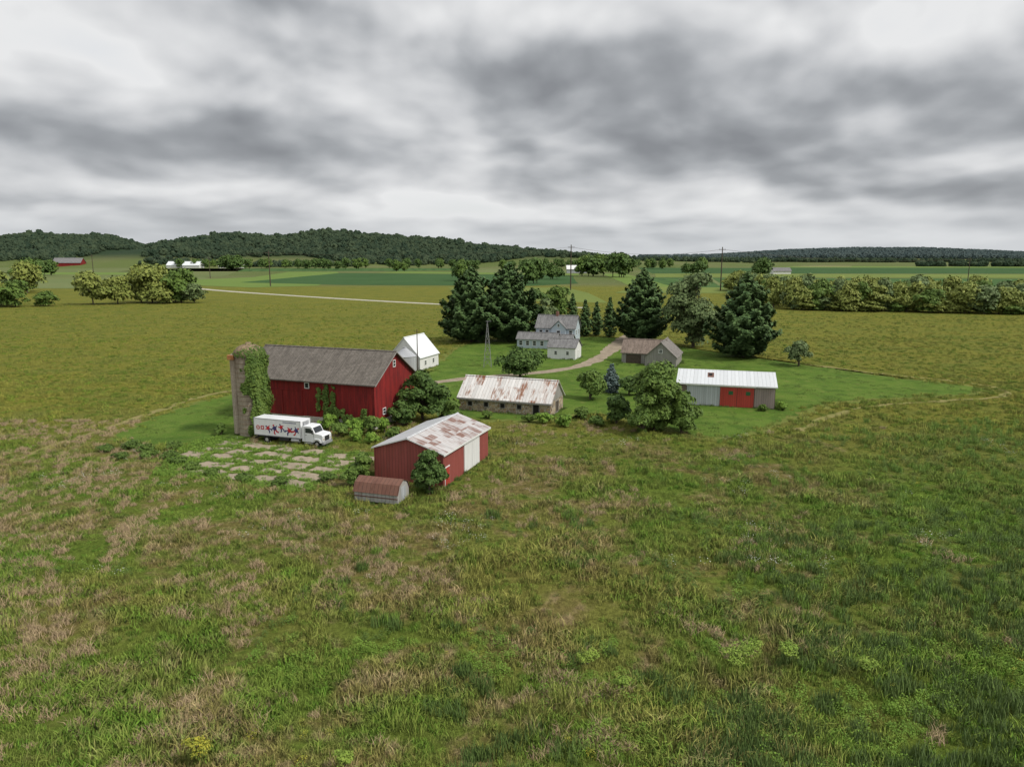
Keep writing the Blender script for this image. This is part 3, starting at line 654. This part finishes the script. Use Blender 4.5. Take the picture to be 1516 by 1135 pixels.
def pine(name,x,y,h,r,mat,dens_=1.,leaf=.5,sp=.8,low=.06):
    e=empty(name,(x,y,0),rng.uniform(0,360)); P=[];N=[];segs=[((0,0,-.1),(0,0,h*.97),h*.018+.05,.04)]
    z=h*low
    while z<h*.985:
        f=max(0.,(z/h-low)/(1-low)); rr=r*(1-f**1.2)**.9*(.62+.38*min(1,f/.15)) if f<.999 else .2
        nb=int(rng.integers(5,8)) if f<.85 else 4
        a0=rng.uniform(0,6.28)
        for k in range(nb):
            L=max(.35,rr*rng.uniform(.66,1.15)); a=a0+6.283*k/nb+rng.normal(0,.18); rise=.10+.35*f+rng.normal(0,.05)
            m=int(max(10,L*L*3.4*dens_+10*dens_)); q=rng.uniform(.1,1,m)**.75
            lat=rng.normal(0,1,m)*(.10+.22*L*q*(1.15-q))
            px=np.cos(a)*q*L-np.sin(a)*lat; py=np.sin(a)*q*L+np.cos(a)*lat
            pz=z+q*L*rise-.10*L*np.sin(q*3.1)+rng.normal(0,.13+.02*L,m)+q*q*.12*L
            P.append(np.stack([px,py,pz],1)); nn=np.stack([np.cos(a)*.6+rng.normal(0,.35,m),np.sin(a)*.6+rng.normal(0,.35,m),np.full(m,1.)],1); N.append(nn)
            segs.append(((0,0,z-.1),(np.cos(a)*L*.85,np.sin(a)*L*.85,z+L*.85*rise),.05+.01*L,.02))
        z+=sp*rng.uniform(.75,1.25)*(1.-.35*f)
    P.append(np.array([[0,0,h-.2],[.1,0,h-.5],[-.1,.1,h-.1]])); N.append(rdir(3))
    P=np.concatenate(P);N=np.concatenate(N)
    link(bpy.data.objects.new('needles',quad_mesh('needles',leafquads(P,N,leaf),mat)),e); tubes('trunk_and_limbs',segs,m_bark,e,5)
m_pine=leafmat('pine_needles',(.050,.100,.032),(.105,.168,.052),.35)
m_spruce=leafmat('blue_spruce',(.09,.14,.13),(.16,.21,.19))
m_leafA=leafmat('leaves_mid',(.066,.120,.022),(.132,.20,.036))
m_leafB=leafmat('leaves_dark',(.048,.094,.021),(.094,.154,.032))
m_leafC=leafmat('leaves_olive',(.135,.175,.034),(.25,.275,.064),.25)
m_leafD=leafmat('leaves_grey_green',(.085,.13,.045),(.16,.21,.08),.3)
m_ivy=leafmat('ivy_leaves',(.055,.105,.018),(.125,.185,.032))

for x,y,h,r in((-13.5,236,25,12.5),(-1,238,26.3,13),(43.7,237,24.5,11),(65.4,199,23.6,11.4)):
    pine('pine_tree',x,y,h,r,m_pine,1.3,.55,.85)
broadleaf('deciduous_tree',57.0,222,24,9.6,m_leafD,12000,.5,38,-.02)
for x,y,h,r in((26.,252,13,3.4),(30.5,256,12,3.2),(34.5,250,14,3.6),(22,258,15,3.6)):
    pine('spruce_tree',x,y,h,r,m_pine,1.,.45,.8)
broadleaf('maple_tree',16.5,262,18,6.5,m_leafA,4500,.5,16,.1); broadleaf('deciduous_tree',8.5,256,17,5.5,m_leafB,4000,.5,14,.05); broadleaf('deciduous_tree',2,262,19,6.,m_leafB,4000,.5,14,.05); broadleaf('deciduous_tree',12,250,14,5.,m_leafD,3500,.5,14,.02)
broadleaf('small_tree',74.6,182.5,6.6,4.1,m_leafD,3800,.3,14,.05)
broadleaf('overgrown_tree',23.4,113.3,11.6,5.1,m_leafA,13000,.27,38,-.05); broadleaf('shrub',27.4,111.6,7.2,3.5,m_leafA,5500,.26,18,-.05); broadleaf('shrub',17.8,117.8,5.2,3.1,m_leafB,3800,.27,12,.02); broadleaf('shrub',21,110.5,5.,3.,m_leafA,4200,.25,14,-.05)
broadleaf('shrub',15.6,139,5.8,3.5,m_leafA,4800,.28,16,-.05); pine('blue_spruce',20.8,146,5.9,2.3,m_spruce,2.6,.24,.32,.02); broadleaf('shrub',24.,143,4.2,2.4,m_leafB,2200,.28,8,.02)
broadleaf('apple_tree',1.9,163,7.6,5.8,m_leafB,6500,.33,24,.03); 
broadleaf('elm_tree',-15.6,120.5,9.1,3.9,m_leafB,8000,.28,28,-.03); broadleaf('shrub',-12.0,119,6.6,3.1,m_leafB,4600,.27,16,-.05); broadleaf('shrub',-18.6,116.5,4.6,2.6,m_leafB,3300,.26,12,-.05); broadleaf('shrub',-10.2,117.6,4.4,2.5,m_leafA,3000,.25,12,-.05)
broadleaf('shrub',-9.9,81.4,5.6,2.4,m_leafB,7500,.18,26,-.03); broadleaf('shrub',-18.9,86.8,3.8,1.8,m_leafA,3200,.19,12,-.03); broadleaf('shrub',-19.9,84.5,2.3,1.4,m_leafA,1800,.17,8,.01)
for x,y,h,r in((-24.9,110.5,2.8,2.0),(-27.4,109.2,2.4,1.8),(-22.2,109.6,3.4,1.9),(-29.8,112.,3.0,1.8),(-20.6,111.5,2.6,1.8),(-24.2,106.8,1.8,1.6),(-21.5,105.,1.6,1.5),(-46.5,110.2,2.,1.2),(5.5,118.6,1.8,1.9),(3.,119,1.4,1.5),(-4.4,121.6,1.4,1.3),(46,128,1.2,1.1),(50.2,128.8,1.6,1.5),(12.,121,2.2,1.7),(-18.5,107.5,2.,1.7),(8.8,116.,2.,2.),(14.,116.5,1.6,1.8)):
    broadleaf('shrub',x,y,h,r,m_leafA if rng.random()<.6 else m_weed,1500,.2,8,.01)
for x,y,h,r in((-50,101.5,1.1,1.6),(-53,100,1.3,2.),(-56.5,102,1.2,1.8),(-59.5,100.5,.9,1.7),(-51.5,97.5,1.,1.7),(-55,96.5,.9,1.6),(-48.5,97,.9,1.5),(-46,94,1.,1.6),(-43,91.5,.9,1.4),(-39,89,.8,1.4),(-34,86.5,.9,1.5),(-29,85,1.,1.5),(-23.5,86.,1.2,1.5)):
    broadleaf('scrub_weeds',x,y,h,r,m_weed2 if rng.random()<.6 else m_leafA,1100,.13,10,-.1)
for x,y,h,r in((5.3,45.6,.9,.9),(7.3,42.8,.7,.7),(15.7,45.6,1.2,1.5),(17.2,46.9,1.,1.2),(19.9,46.5,.9,1.1),(24.5,45.,.8,1.),(-18,36.3,1.1,.9),(-9.4,35.5,.8,.7)):
    broadleaf('leafy_weed_bush',x,y,h,r,m_lime if rng.random()<.7 else m_gold,900,.07,11,-.1)
def ivy_obj(name,P,N,parent,size=.2): link(bpy.data.objects.new(name,quad_mesh(name,leafquads(P,N,size),m_ivy)),parent)
n=14000; a=rng.uniform(-1.9,1.7,n); z=rng.uniform(.2,12.7,n); edge=np.array([mnoise.noise(Vector((math.cos(q)*2,math.sin(q)*2,w_*.45))) for q,w_ in zip(a,z)])
k=(a>-1.5+edge*.9+.3*(z<3)); a=a[k];z=z[k]; ed=edge[k]; rr=2.32+rng.uniform(0,.6,len(a))*(.8+1.3*np.maximum(ed,-.3))
ivy_obj('ivy',np.stack([rr*np.cos(a),rr*np.sin(a),z],1),np.stack([np.cos(a),np.sin(a),rng.normal(.2,.4,len(a))],1)+rng.normal(0,.3,(len(a),3)),silo,.20)
n=2600; d=rdir(n); d[:,2]=np.abs(d[:,2]); kk=(d[:,0]*.9-d[:,2]*.5+rng.normal(0,.3,n))>-.45; d=d[kk]
ivy_obj('ivy_top',d*np.array([2.45,2.45,1.6])+np.array([0,0,12.75])+rng.normal(0,.10,d.shape),d+rng.normal(0,.3,d.shape),silo,.17)
for x0,x1,z0,z1,n in((16.2,18.6,0,7.0,1500),(15.,15.9,2.4,6.4,260),(17.,25.5,0,2.2,1500),(18.6,20.4,0,3.2,420),(23.4,24.6,0,3.4,260)):
    x=rng.uniform(x0,x1,n); z=z0+(z1-z0)*rng.uniform(0,1,n)**1.1
    kk=np.array([mnoise.noise(Vector((p*1.1,0,q*.7))) for p,q in zip(x,z)])>-.18; x=x[kk];z=z[kk]; n=len(x)
    ivy_obj('wall_ivy',np.stack([x,-.1-rng.uniform(0,.35,n),z],1),np.stack([rng.normal(0,.4,n),np.full(n,-1.),rng.normal(.3,.4,n)],1),barn,.19)
# shared crowns for far trees
protos=[bl_mesh(1.,.62,m_,2300,.050,30,-.12,'tree_crown') for m_ in(m_leafC,m_leafC,m_leafC,m_leafD,m_leafA)]
protoD=[bl_mesh(1.,.60,m_,1100,.07,20,.02,'tree_crown') for m_ in(m_leafB,m_leafA,m_leafB)]
def rowtrees(name,pts,pr=None):
    pr=pr or protos; e=empty(name); s=[]
    for i,(x,y,h,r) in enumerate(pts):
        p=pr[int(rng.integers(0,len(pr)))]; o=bpy.data.objects.new('tree_crown',p[0]); o.location=(x,y,0); o.rotation_euler=(0,0,rng.uniform(0,6.28)); o.scale=(r/.62,r/.62,h); link(o,e)
        s.append(((x,y,0),(x,y,h*.6),h*.02,h*.01))
    tubes('trunks',s,m_bark,e,6); return e
pts=[]
for k in range(44):
    q=k/43; pts.append((150+q*175+rng.normal(0,2),386-q*50+rng.normal(0,4),rng.uniform(11,17.5),rng.uniform(6,9.5)))
for k in range(40):
    q=k/39; pts.append((152+q*185,382-q*52+rng.normal(0,3),rng.uniform(5,9),rng.uniform(5,8)))
for k in range(30):
    q=k/29; pts.append((150+q*42+rng.normal(0,3),392+q*230+rng.normal(0,4),rng.uniform(13,18),rng.uniform(7,10)))
for k in range(24):
    q=k/23; pts.append((165+q*180,402-q*45+rng.normal(0,5),rng.uniform(14,19),rng.uniform(7,10)))
rowtrees('hedgerow_trees',pts)
pts=[(-296,408,22,14),(-282,404,16,10),(-270,412,9,8),(-250,425,20,12),(-238,430,17,10),(-222,440,23,14),(-205,442,22,12),(-330,420,14,9),(-215,455,20,11),(-340,440,18,12),(-232,446,24,12),(-300,418,19,12),(-420,560,22,12),(-380,560,25,14),(-400,590,28,14),(-212,432,10,9),(-196,440,12,9)]
rowtrees('field_trees',pts)
pts=[]
def cl(px,Y,n,h,spread):
    for _ in range(n): pts.append(((px-758)*Y/1058+rng.normal(0,spread),Y+rng.normal(0,spread*.6),h*rng.uniform(.8,1.1),h*rng.uniform(.45,.62)))
cl(875,1050,5,33,9); cl(917,1000,4,34,8); cl(825,900,4,20,6); cl(685,850,3,22,6); cl(783,760,3,26,4); cl(1118,1000,4,26,6); cl(1022,1100,3,22,6); cl(1040,1400,4,26,12); cl(340,1500,7,32,18)
cl(430,1700,12,24,55); cl(480,1600,8,24,30); cl(60,1100,4,26,16); cl(700,1500,8,22,60); cl(620,1800,10,24,60); cl(900,1900,10,24,110); cl(980,1700,6,24,60); cl(300,1850,10,22,90); cl(590,1400,4,22,12); cl(820,1700,6,24,40)
rowtrees('distant_trees',pts,protoD)

# forest on hills via instancing
def face_inst(name,parent,X,Y,Z,S,child):
    n=len(X); a=rng.uniform(0,6.283,n); V=np.zeros((n,4,3))
    for k in range(4):
        an=a+k*math.pi/2+math.pi/4; V[:,k,0]=X+np.cos(an)*S*.70711; V[:,k,1]=Y+np.sin(an)*S*.70711; V[:,k,2]=Z
    me=quad_mesh(name,V.reshape(-1,3),None); o=link(bpy.data.objects.new(name,me),parent)
    o.instance_type='FACES'; o.use_instance_faces_scale=True; o.instance_faces_scale=1.; o.show_instancer_for_render=False; o.show_instancer_for_viewport=False
    child.parent=o; return o
def blobmesh(name,mat,tall=1.):
    import bmesh
    bm=bmesh.new(); bmesh.ops.create_icosphere(bm,subdivisions=3,radius=.5)
    sd=rng.uniform(0,50)
    for v in bm.verts:
        d=mnoise.noise(v.co*5+Vector((sd,0,0)))*.3+mnoise.noise(v.co*11+Vector((sd,0,0)))*.2
        v.co=v.co*(1+d*1.3); v.co.z=v.co.z*tall+.38
    me=bpy.data.meshes.new(name); bm.to_mesh(me); bm.free(); me.materials.append(mat)
    return link(bpy.data.objects.new(name,me))
def forestmat(name,c1,c2):
    m,t,b=mat_new(name); r=t.new('ShaderNodeObjectInfo').outputs['Random']
    n=t.noise(posc(t),.05,4,.7); f=t.M('ADD',t.M('MULTIPLY',r,.6),t.M('MULTIPLY',t.MR(n,.3,.7),.4)); t.put(b.inputs['Base Color'],t.mix(f,c1,c2)); b.inputs['Roughness'].default_value=.9; b.inputs['Specular IOR Level'].default_value=.05; return m
m_for=forestmat('forest',(.022,.041,.027),(.068,.092,.050)); m_for2=forestmat('forest_far_hazed',(.050,.074,.076),(.084,.108,.098))  # distance haze painted in as bluish tint, paler on the far ridge
fe=empty('hill_forest')
for q in range(4):
    n=4600; X=rng.uniform(-2700,500,n); Y=rng.uniform(2000,2680,n); Z=hgt(X,Y)
    keep=(Z>20+9*np.sin(X/170.)+6*np.sin(X/60.))
    keep&=~((np.abs(X+1190)<150)&(Z<55)); X,Y,Z=X[keep],Y[keep],Z[keep]
    face_inst('forest_patch',fe,X,Y,Z-2,rng.uniform(11,20,len(X))*np.where(rng.random(len(X))<.10,1.35,1.),blobmesh('forest_tree',m_for,(1.,1.1,.9,1.2)[q]))
fe2=empty('distant_forest')
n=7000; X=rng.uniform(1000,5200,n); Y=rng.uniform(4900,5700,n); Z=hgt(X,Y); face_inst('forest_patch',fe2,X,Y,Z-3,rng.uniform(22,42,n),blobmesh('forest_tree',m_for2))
X=[];Y=[]
for (x0,y0,x1,y1,n,wd) in((650,3200,2600,2900,420,25),(700,2700,1500,2650,140,15),(-2300,1850,-1500,1800,110,30),(-1000,1950,-500,2050,90,30),(-500,2200,300,2400,200,40),(300,3000,900,3200,160,40),(100,2500,800,2450,110,20),(1200,2100,1900,2000,120,12)):
    q=rng.uniform(0,1,n); X.append(x0+(x1-x0)*q+rng.normal(0,wd,n)); Y.append(y0+(y1-y0)*q+rng.normal(0,wd,n))
X=np.concatenate(X);Y=np.concatenate(Y); face_inst('treeline',fe2,X,Y,hgt(X,Y)-1,rng.uniform(13,22,len(X)),blobmesh('treeline_tree',m_for))

# ------------------------------------------------------------------ GRASS
def tuft(name,mat,nb,rad,h,wid,lean=.35):
    v=[];f=[]
    for i in range(nb):
        a=rng.uniform(0,6.283); r=rad*math.sqrt(rng.uniform()); x=r*math.cos(a); y=r*math.sin(a)
        hh=h*rng.uniform(.5,1.1); b_=rng.uniform(0,6.283); l=hh*lean*rng.uniform(.3,1.6); wa=rng.uniform(0,6.283); wx=math.cos(wa)*wid/2; wy=math.sin(wa)*wid/2
        mx,my=x+math.cos(b_)*l*.35,y+math.sin(b_)*l*.35; tx,ty=x+math.cos(b_)*l,y+math.sin(b_)*l; o=len(v)
        v+=[(x-wx,y-wy,-.05),(x+wx,y+wy,-.05),(mx+wx*.8,my+wy*.8,hh*.6),(mx-wx*.8,my-wy*.8,hh*.6),(tx,ty,hh)]; f+=[(o,o+1,o+2,o+3),(o+3,o+2,o+4)]
    return mesh_obj(name,v,f,mat)
def weed(name,mat,n,rad,h,leaf,gold=False):
    P=rdir(n)*(rng.uniform(.2,1,n)**.5)[:,None]; P[:,2]=np.abs(P[:,2]); P=P*np.array([rad,rad,h]); N=np.stack([rng.normal(0,.6,n),rng.normal(0,.6,n),np.ones(n)],1)
    return link(bpy.data.objects.new(name,quad_mesh(name,leafquads(P,N,leaf),mat)))
def inpoly(x,y,poly):
    ins=np.zeros(len(x),bool); n=len(poly); j=n-1
    mn=poly.min(0);mx=poly.max(0); c=(x>=mn[0])&(x<=mx[0])&(y>=mn[1])&(y<=mx[1])
    if not c.any(): return ins
    xi=x[c];yi=y[c];r=np.zeros(len(xi),bool)
    for i in range(n):
        x1,y1=poly[i];x2,y2=poly[j]
        if y1!=y2: r^=((y1>yi)!=(y2>yi))&(xi<(x2-x1)*(yi-y1)/(y2-y1)+x1)
        j=i
    ins[c]=r; return ins
def zof(x,y):
    return np.array([relief(a,b_) if b_<80 else 0. for a,b_ in zip(x,y)])
def scatter(bands,mask=None):
    XX=[];YY=[]
    for y0,y1,rho in bands:
        hw=.80*(y1)+12; n=int((y1-y0)*2*hw*rho); x=rng.uniform(-hw,hw,n); y=rng.uniform(y0,y1,n); k=np.abs(x)<.80*y+12; XX.append(x[k]);YY.append(y[k])
    x=np.concatenate(XX);y=np.concatenate(YY); bad=np.zeros(len(x),bool)
    for p in [drive,road]+foot+slabs: bad|=inpoly(x,y,p)
    jx=x+rng.normal(0,1.0,len(x)); jy=y+rng.normal(0,1.0,len(x))
    for p in (lawn,lawn2,yardpoly): bad|=inpoly(jx,jy,p)
    tk_=inpoly(x,y,track)|inpoly(x,y,track2); bad|=tk_&(rng.random(len(x))<.6)
    x=x[~bad];y=y[~bad]
    if mask is not None:
        k=mask(x,y); x=x[k];y=y[k]
    return x,y,zof(x,y)
def fnoise(x,y,s,o): return np.array([mnoise.fractal(Vector((a*s,b_*s,o)),1.,2.,3) for a,b_ in zip(x,y)])
gr=empty('meadow_grass')
x,y,z=scatter([(28,50,3.0),(50,75,2.1),(75,110,1.3),(110,170,.6),(170,250,.24),(250,340,.10),(340,430,.04)])
s_=np.where(y<110,rng.uniform(.6,1.15,len(x)),rng.uniform(.7,1.15,len(x))); amp_=np.where(y<100,1.0,1.0*np.clip((170-y)/70,.2,1)); s_*=np.clip(1+amp_*fnoise(x,y,.16,3.3),.4,1.9)
sel=np.clip(((fnoise(x,y,.2,12.)*np.where(y<120,1,.5)+rng.normal(0,.35,len(x)))*2.2+2).astype(int),0,3)
for k,(mt,nb,rad,h,wd,ln) in enumerate(((m_grass,40,.66,.46,.055,.5),(m_grass,34,.62,.56,.05,.8),(m_grassdk,44,.6,.42,.065,.6),(m_grass,28,.5,.70,.04,.45))):
    c_=sel==k; face_inst('grass_patch',gr,x[c_],y[c_],z[c_],s_[c_],tuft('grass_tuft',mt,nb,rad,h,wd,ln))
dg=empty('dry_grass')
x,y,z=scatter([(28,50,1.7),(50,75,1.2),(75,120,.6)],lambda a,b_:(fnoise(a,b_,.11,4.)+fnoise(a,b_,.4,1.)*.7-(a-.2*(b_-40))*.009)>.38)
face_inst('dry_patch',dg,x,y,z,rng.uniform(.5,1.15,len(x)),tuft('dry_tuft',m_tan,44,.6,.6,.045,.7))
wd_=empty('broadleaf_weeds')
x,y,z=scatter([(28,50,2.0),(50,75,1.1),(75,110,.4)],lambda a,b_:(fnoise(a,b_,.09,8.)+fnoise(a,b_,.35,2.)*.6+(a-.5*(b_-40))*.012)>.28)
h_=len(x)//2
face_inst('weed_patch',wd_,x[:h_],y[:h_],z[:h_],rng.uniform(.4,1.,h_),weed('weed',m_weed,120,.6,.75,.062)); face_inst('weed_patch',wd_,x[h_:],y[h_:],z[h_:],rng.uniform(.4,1.,len(x)-h_),weed('weed',m_weed2,110,.5,.95,.066))
tw=empty('tall_weeds')
x,y,z=scatter([(28,50,2.2),(50,75,1.2),(75,120,.35)],lambda a,b_:(fnoise(a,b_,.10,28.)+fnoise(a,b_,.35,22.)*.6+(a-.6*(b_-40))*.017)>.34)
h_=len(x)*2//3
face_inst('tall_weed_patch',tw,x[:h_],y[:h_],z[:h_],rng.uniform(.5,1.15,h_),tuft('tall_weed',m_weed2,46,.55,.95,.065,.22)); face_inst('tall_weed_patch',tw,x[h_:],y[h_:],z[h_:],rng.uniform(.4,1.15,len(x)-h_),tuft('tall_weed',m_weed,46,.5,.95,.055,.25))
gd=empty('goldenrod')
x,y,z=scatter([(28,50,.35),(50,110,.08),(110,260,.04)],lambda a,b_:(fnoise(a,b_,.12,14.)+(b_>105)*.3)>.30)
face_inst('goldenrod_patch',gd,x,y,z,rng.uniform(.3,.8,len(x)),weed('goldenrod_plant',m_gold,80,.5,.9,.055))
wf=empty('white_wildflowers')
x,y,z=scatter([(60,110,.35)],lambda a,b_:(fnoise(a,b_,.10,44.)+(a<-30)*.25)>.42)
face_inst('wildflower_patch',wf,x,y,z,rng.uniform(.5,1.,len(x)),weed('wildflower',plain('petals',(.7,.7,.62),.8),14,.8,.95,.05))
# yard weeds between slabs (low)
yg=empty('yard_weeds'); n=3600; u=rng.uniform(-3,29,n); v=rng.uniform(-14,5,n); x=-46.5+u*.94+v*.342; y=104-u*.342+v*.94; bad=~inpoly(x+rng.normal(0,.8,n),y+rng.normal(0,.8,n),yardpoly); ons=np.zeros(n,bool)
for p in foot: bad|=inpoly(x,y,p)
for p in slabs: ons|=inpoly(x,y,p)
bad|=ons&(rng.random(n)>.04+.22*(fnoise(x,y,.3,3.)>.2)); x=x[~bad];y=y[~bad]; h_=len(x)//2
face_inst('yard_weed_patch',yg,x[:h_],y[:h_],x[:h_]*0,rng.uniform(.4,1.2,h_),weed('yard_weed',m_weed,70,.45,.42,.09)); face_inst('yard_weed_patch',yg,x[h_:],y[h_:],x[h_:]*0,rng.uniform(.5,1.25,len(x)-h_),tuft('yard_grass',m_weed,40,.45,.42,.05,.5))
sk=empty('wall_grass'); XX=[];YY=[]
for p in foot:
    for i in range(len(p)):
        a,b_=p[i],p[(i+1)%len(p)]; m=int(np.linalg.norm(b_-a)*1.6); q=rng.uniform(0,1,m)[:,None]; pp=a+(b_-a)*q+rng.normal(0,.25,(m,2)); XX.append(pp[:,0]);YY.append(pp[:,1])
x=np.concatenate(XX);y=np.concatenate(YY); face_inst('wall_grass_patch',sk,x,y,x*0,rng.uniform(.3,.9,len(x)),tuft('wall_tuft',m_weed2,40,.5,.7,.05,.5))
# short clumps roughening the mown lawn
lg=empty('lawn_clumps'); n=9000; x=rng.uniform(-64,102,n); y=rng.uniform(104,250,n); k=inpoly(x,y,lawn)|inpoly(x,y,lawn2)
for p in foot+[drive]: k&=~inpoly(x,y,p)
k&=(fnoise(x,y,.12,5.)+rng.normal(0,.3,n))>.0; x=x[k];y=y[k]
face_inst('lawn_clump_patch',lg,x,y,x*0+.02,rng.uniform(.5,1.6,len(x)),tuft('lawn_clump',leafmat('lawn_blades',(.085,.15,.022),(.14,.20,.036),.3,2.),36,.7,.13,.06,.8))

# ------------------------------------------------------------------ WORLD
wld=bpy.data.worlds.new('World'); scene.world=wld; wld.use_nodes=True; t=NT(wld.node_tree); t.n.clear()
SE,SA=48.,112.   # elevation, azimuth (clockwise from +Y)
sky=t.new('ShaderNodeTexSky'); sky.sky_type='NISHITA'; sky.sun_disc=False; sky.sun_elevation=R(SE); sky.sun_rotation=R(SA)
bg1=t.new('ShaderNodeBackground'); t.l.new(sky.outputs[0],bg1.inputs[0]); bg1.inputs[1].default_value=.10
D=t.new('ShaderNodeTexCoord').outputs['Generated']; X=t.sep(D)
hh=t.M('SQRT',t.M('ADD',t.M('ADD',t.M('MULTIPLY',X[0],X[0]),t.M('MULTIPLY',X[1],X[1])),.002))
ax=t.M('DIVIDE',X[0],hh); ay=t.M('DIVIDE',X[1],hh); lz=t.M('MULTIPLY',t.M('LOGARITHM',t.M('ADD',t.M('MAXIMUM',X[2],0.),.10),math.e),.56)
p=t.comb(ax,ay,lz); pw=t.V('ADD',p,(5.2,2.6,1.1))
big=t.noise(pw,2.2,2,.42,0.); med=t.noise(pw,4.6,7,.50,0.12)
up=t.noise(t.V('ADD',pw,(.02,0.,.04)),4.6,3,.45,0.12); lowm=t.noise(pw,4.6,3,.45,0.12)
den=t.M('ADD',t.M('MULTIPLY',big,.5),t.M('MULTIPLY',med,.5))
q2=t.comb(ax,0.,lz)
def blob(cx,z,rx,rz,amp):
    global den
    cz=.56*math.log(z+.10)
    d=t.V('LENGTH',t.V('MULTIPLY',t.V('SUBTRACT',q2,(cx,0,cz)),(1/rx,1,1/rz)))
    den=t.M('ADD',den,t.MR(d,0.,1.,amp,0.))
blob(-.38,.135,.36,.17,.17); blob(.14,.21,.36,.17,.14); blob(.36,.125,.42,.17,.16); blob(-.56,.085,.3,.15,.10)
blob(-.13,.23,.2,.2,-.12); blob(-.5,.28,.36,.16,-.13); blob(-.10,.09,.2,.16,-.08); blob(.50,.27,.3,.15,-.11); blob(.60,.10,.2,.16,-.09); blob(.02,.32,.3,.12,-.10)
em=t.M('MULTIPLY',t.M('SUBTRACT',lowm,up),-.75)
v=t.M('ADD',t.M('SUBTRACT',1.,den),em)
cl_=t.ramp(v,[(.28,(.255,.266,.285)),(.38,(.345,.36,.38)),(.46,(.47,.485,.505)),(.55,(.63,.64,.655)),(.68,(.82,.825,.83))])
hz=t.MR(X[2],0.,.085,.7,.0); cl_=t.mix(hz,cl_,(.63,.655,.68))
zb=t.MR(X[2],.36,.9,1.,1.8); cl_=t.mix(1.,cl_,t.comb(zb,zb,zb),'MULTIPLY')
gl=t.MR(X[2],-.05,0.,0.,1.); cl_=t.mix(gl,(.10,.11,.06),cl_)
bg2=t.new('ShaderNodeBackground'); t.put(bg2.inputs[0],cl_); bg2.inputs[1].default_value=1.
cov=t.MR(v,.68,.84,.98,.88)
mx=t.new('ShaderNodeMixShader'); t.put(mx.inputs[0],cov); t.l.new(bg1.outputs[0],mx.inputs[1]); t.l.new(bg2.outputs[0],mx.inputs[2])
out=t.new('ShaderNodeOutputWorld'); t.l.new(mx.outputs[0],out.inputs[0])
try: wld.cycles.sampling_method='MANUAL'; wld.cycles.sample_map_resolution=256
except Exception: pass
sl=bpy.data.lights.new('sun','SUN'); sl.energy=2.75; sl.angle=R(9); sl.color=(1,.955,.88); so=link(bpy.data.objects.new('sun',sl))
az=R(SA); el=R(SE); dv=Vector((math.sin(az)*math.cos(el),math.cos(az)*math.cos(el),math.sin(el))); so.rotation_euler=dv.to_track_quat('Z','Y').to_euler(); so.location=(60,-40,90)

cam=bpy.data.cameras.new('camera'); co=link(bpy.data.objects.new('camera',cam)); co.location=(0,0,28); co.rotation_euler=(R(90-10.12),0,0)
cam.sensor_width=36; cam.sensor_fit='HORIZONTAL'; cam.lens=24.93; cam.clip_start=.5; cam.clip_end=30000
scene.camera=co
scene.view_settings.view_transform='Standard'; scene.view_settings.look='None'; scene.view_settings.exposure=0
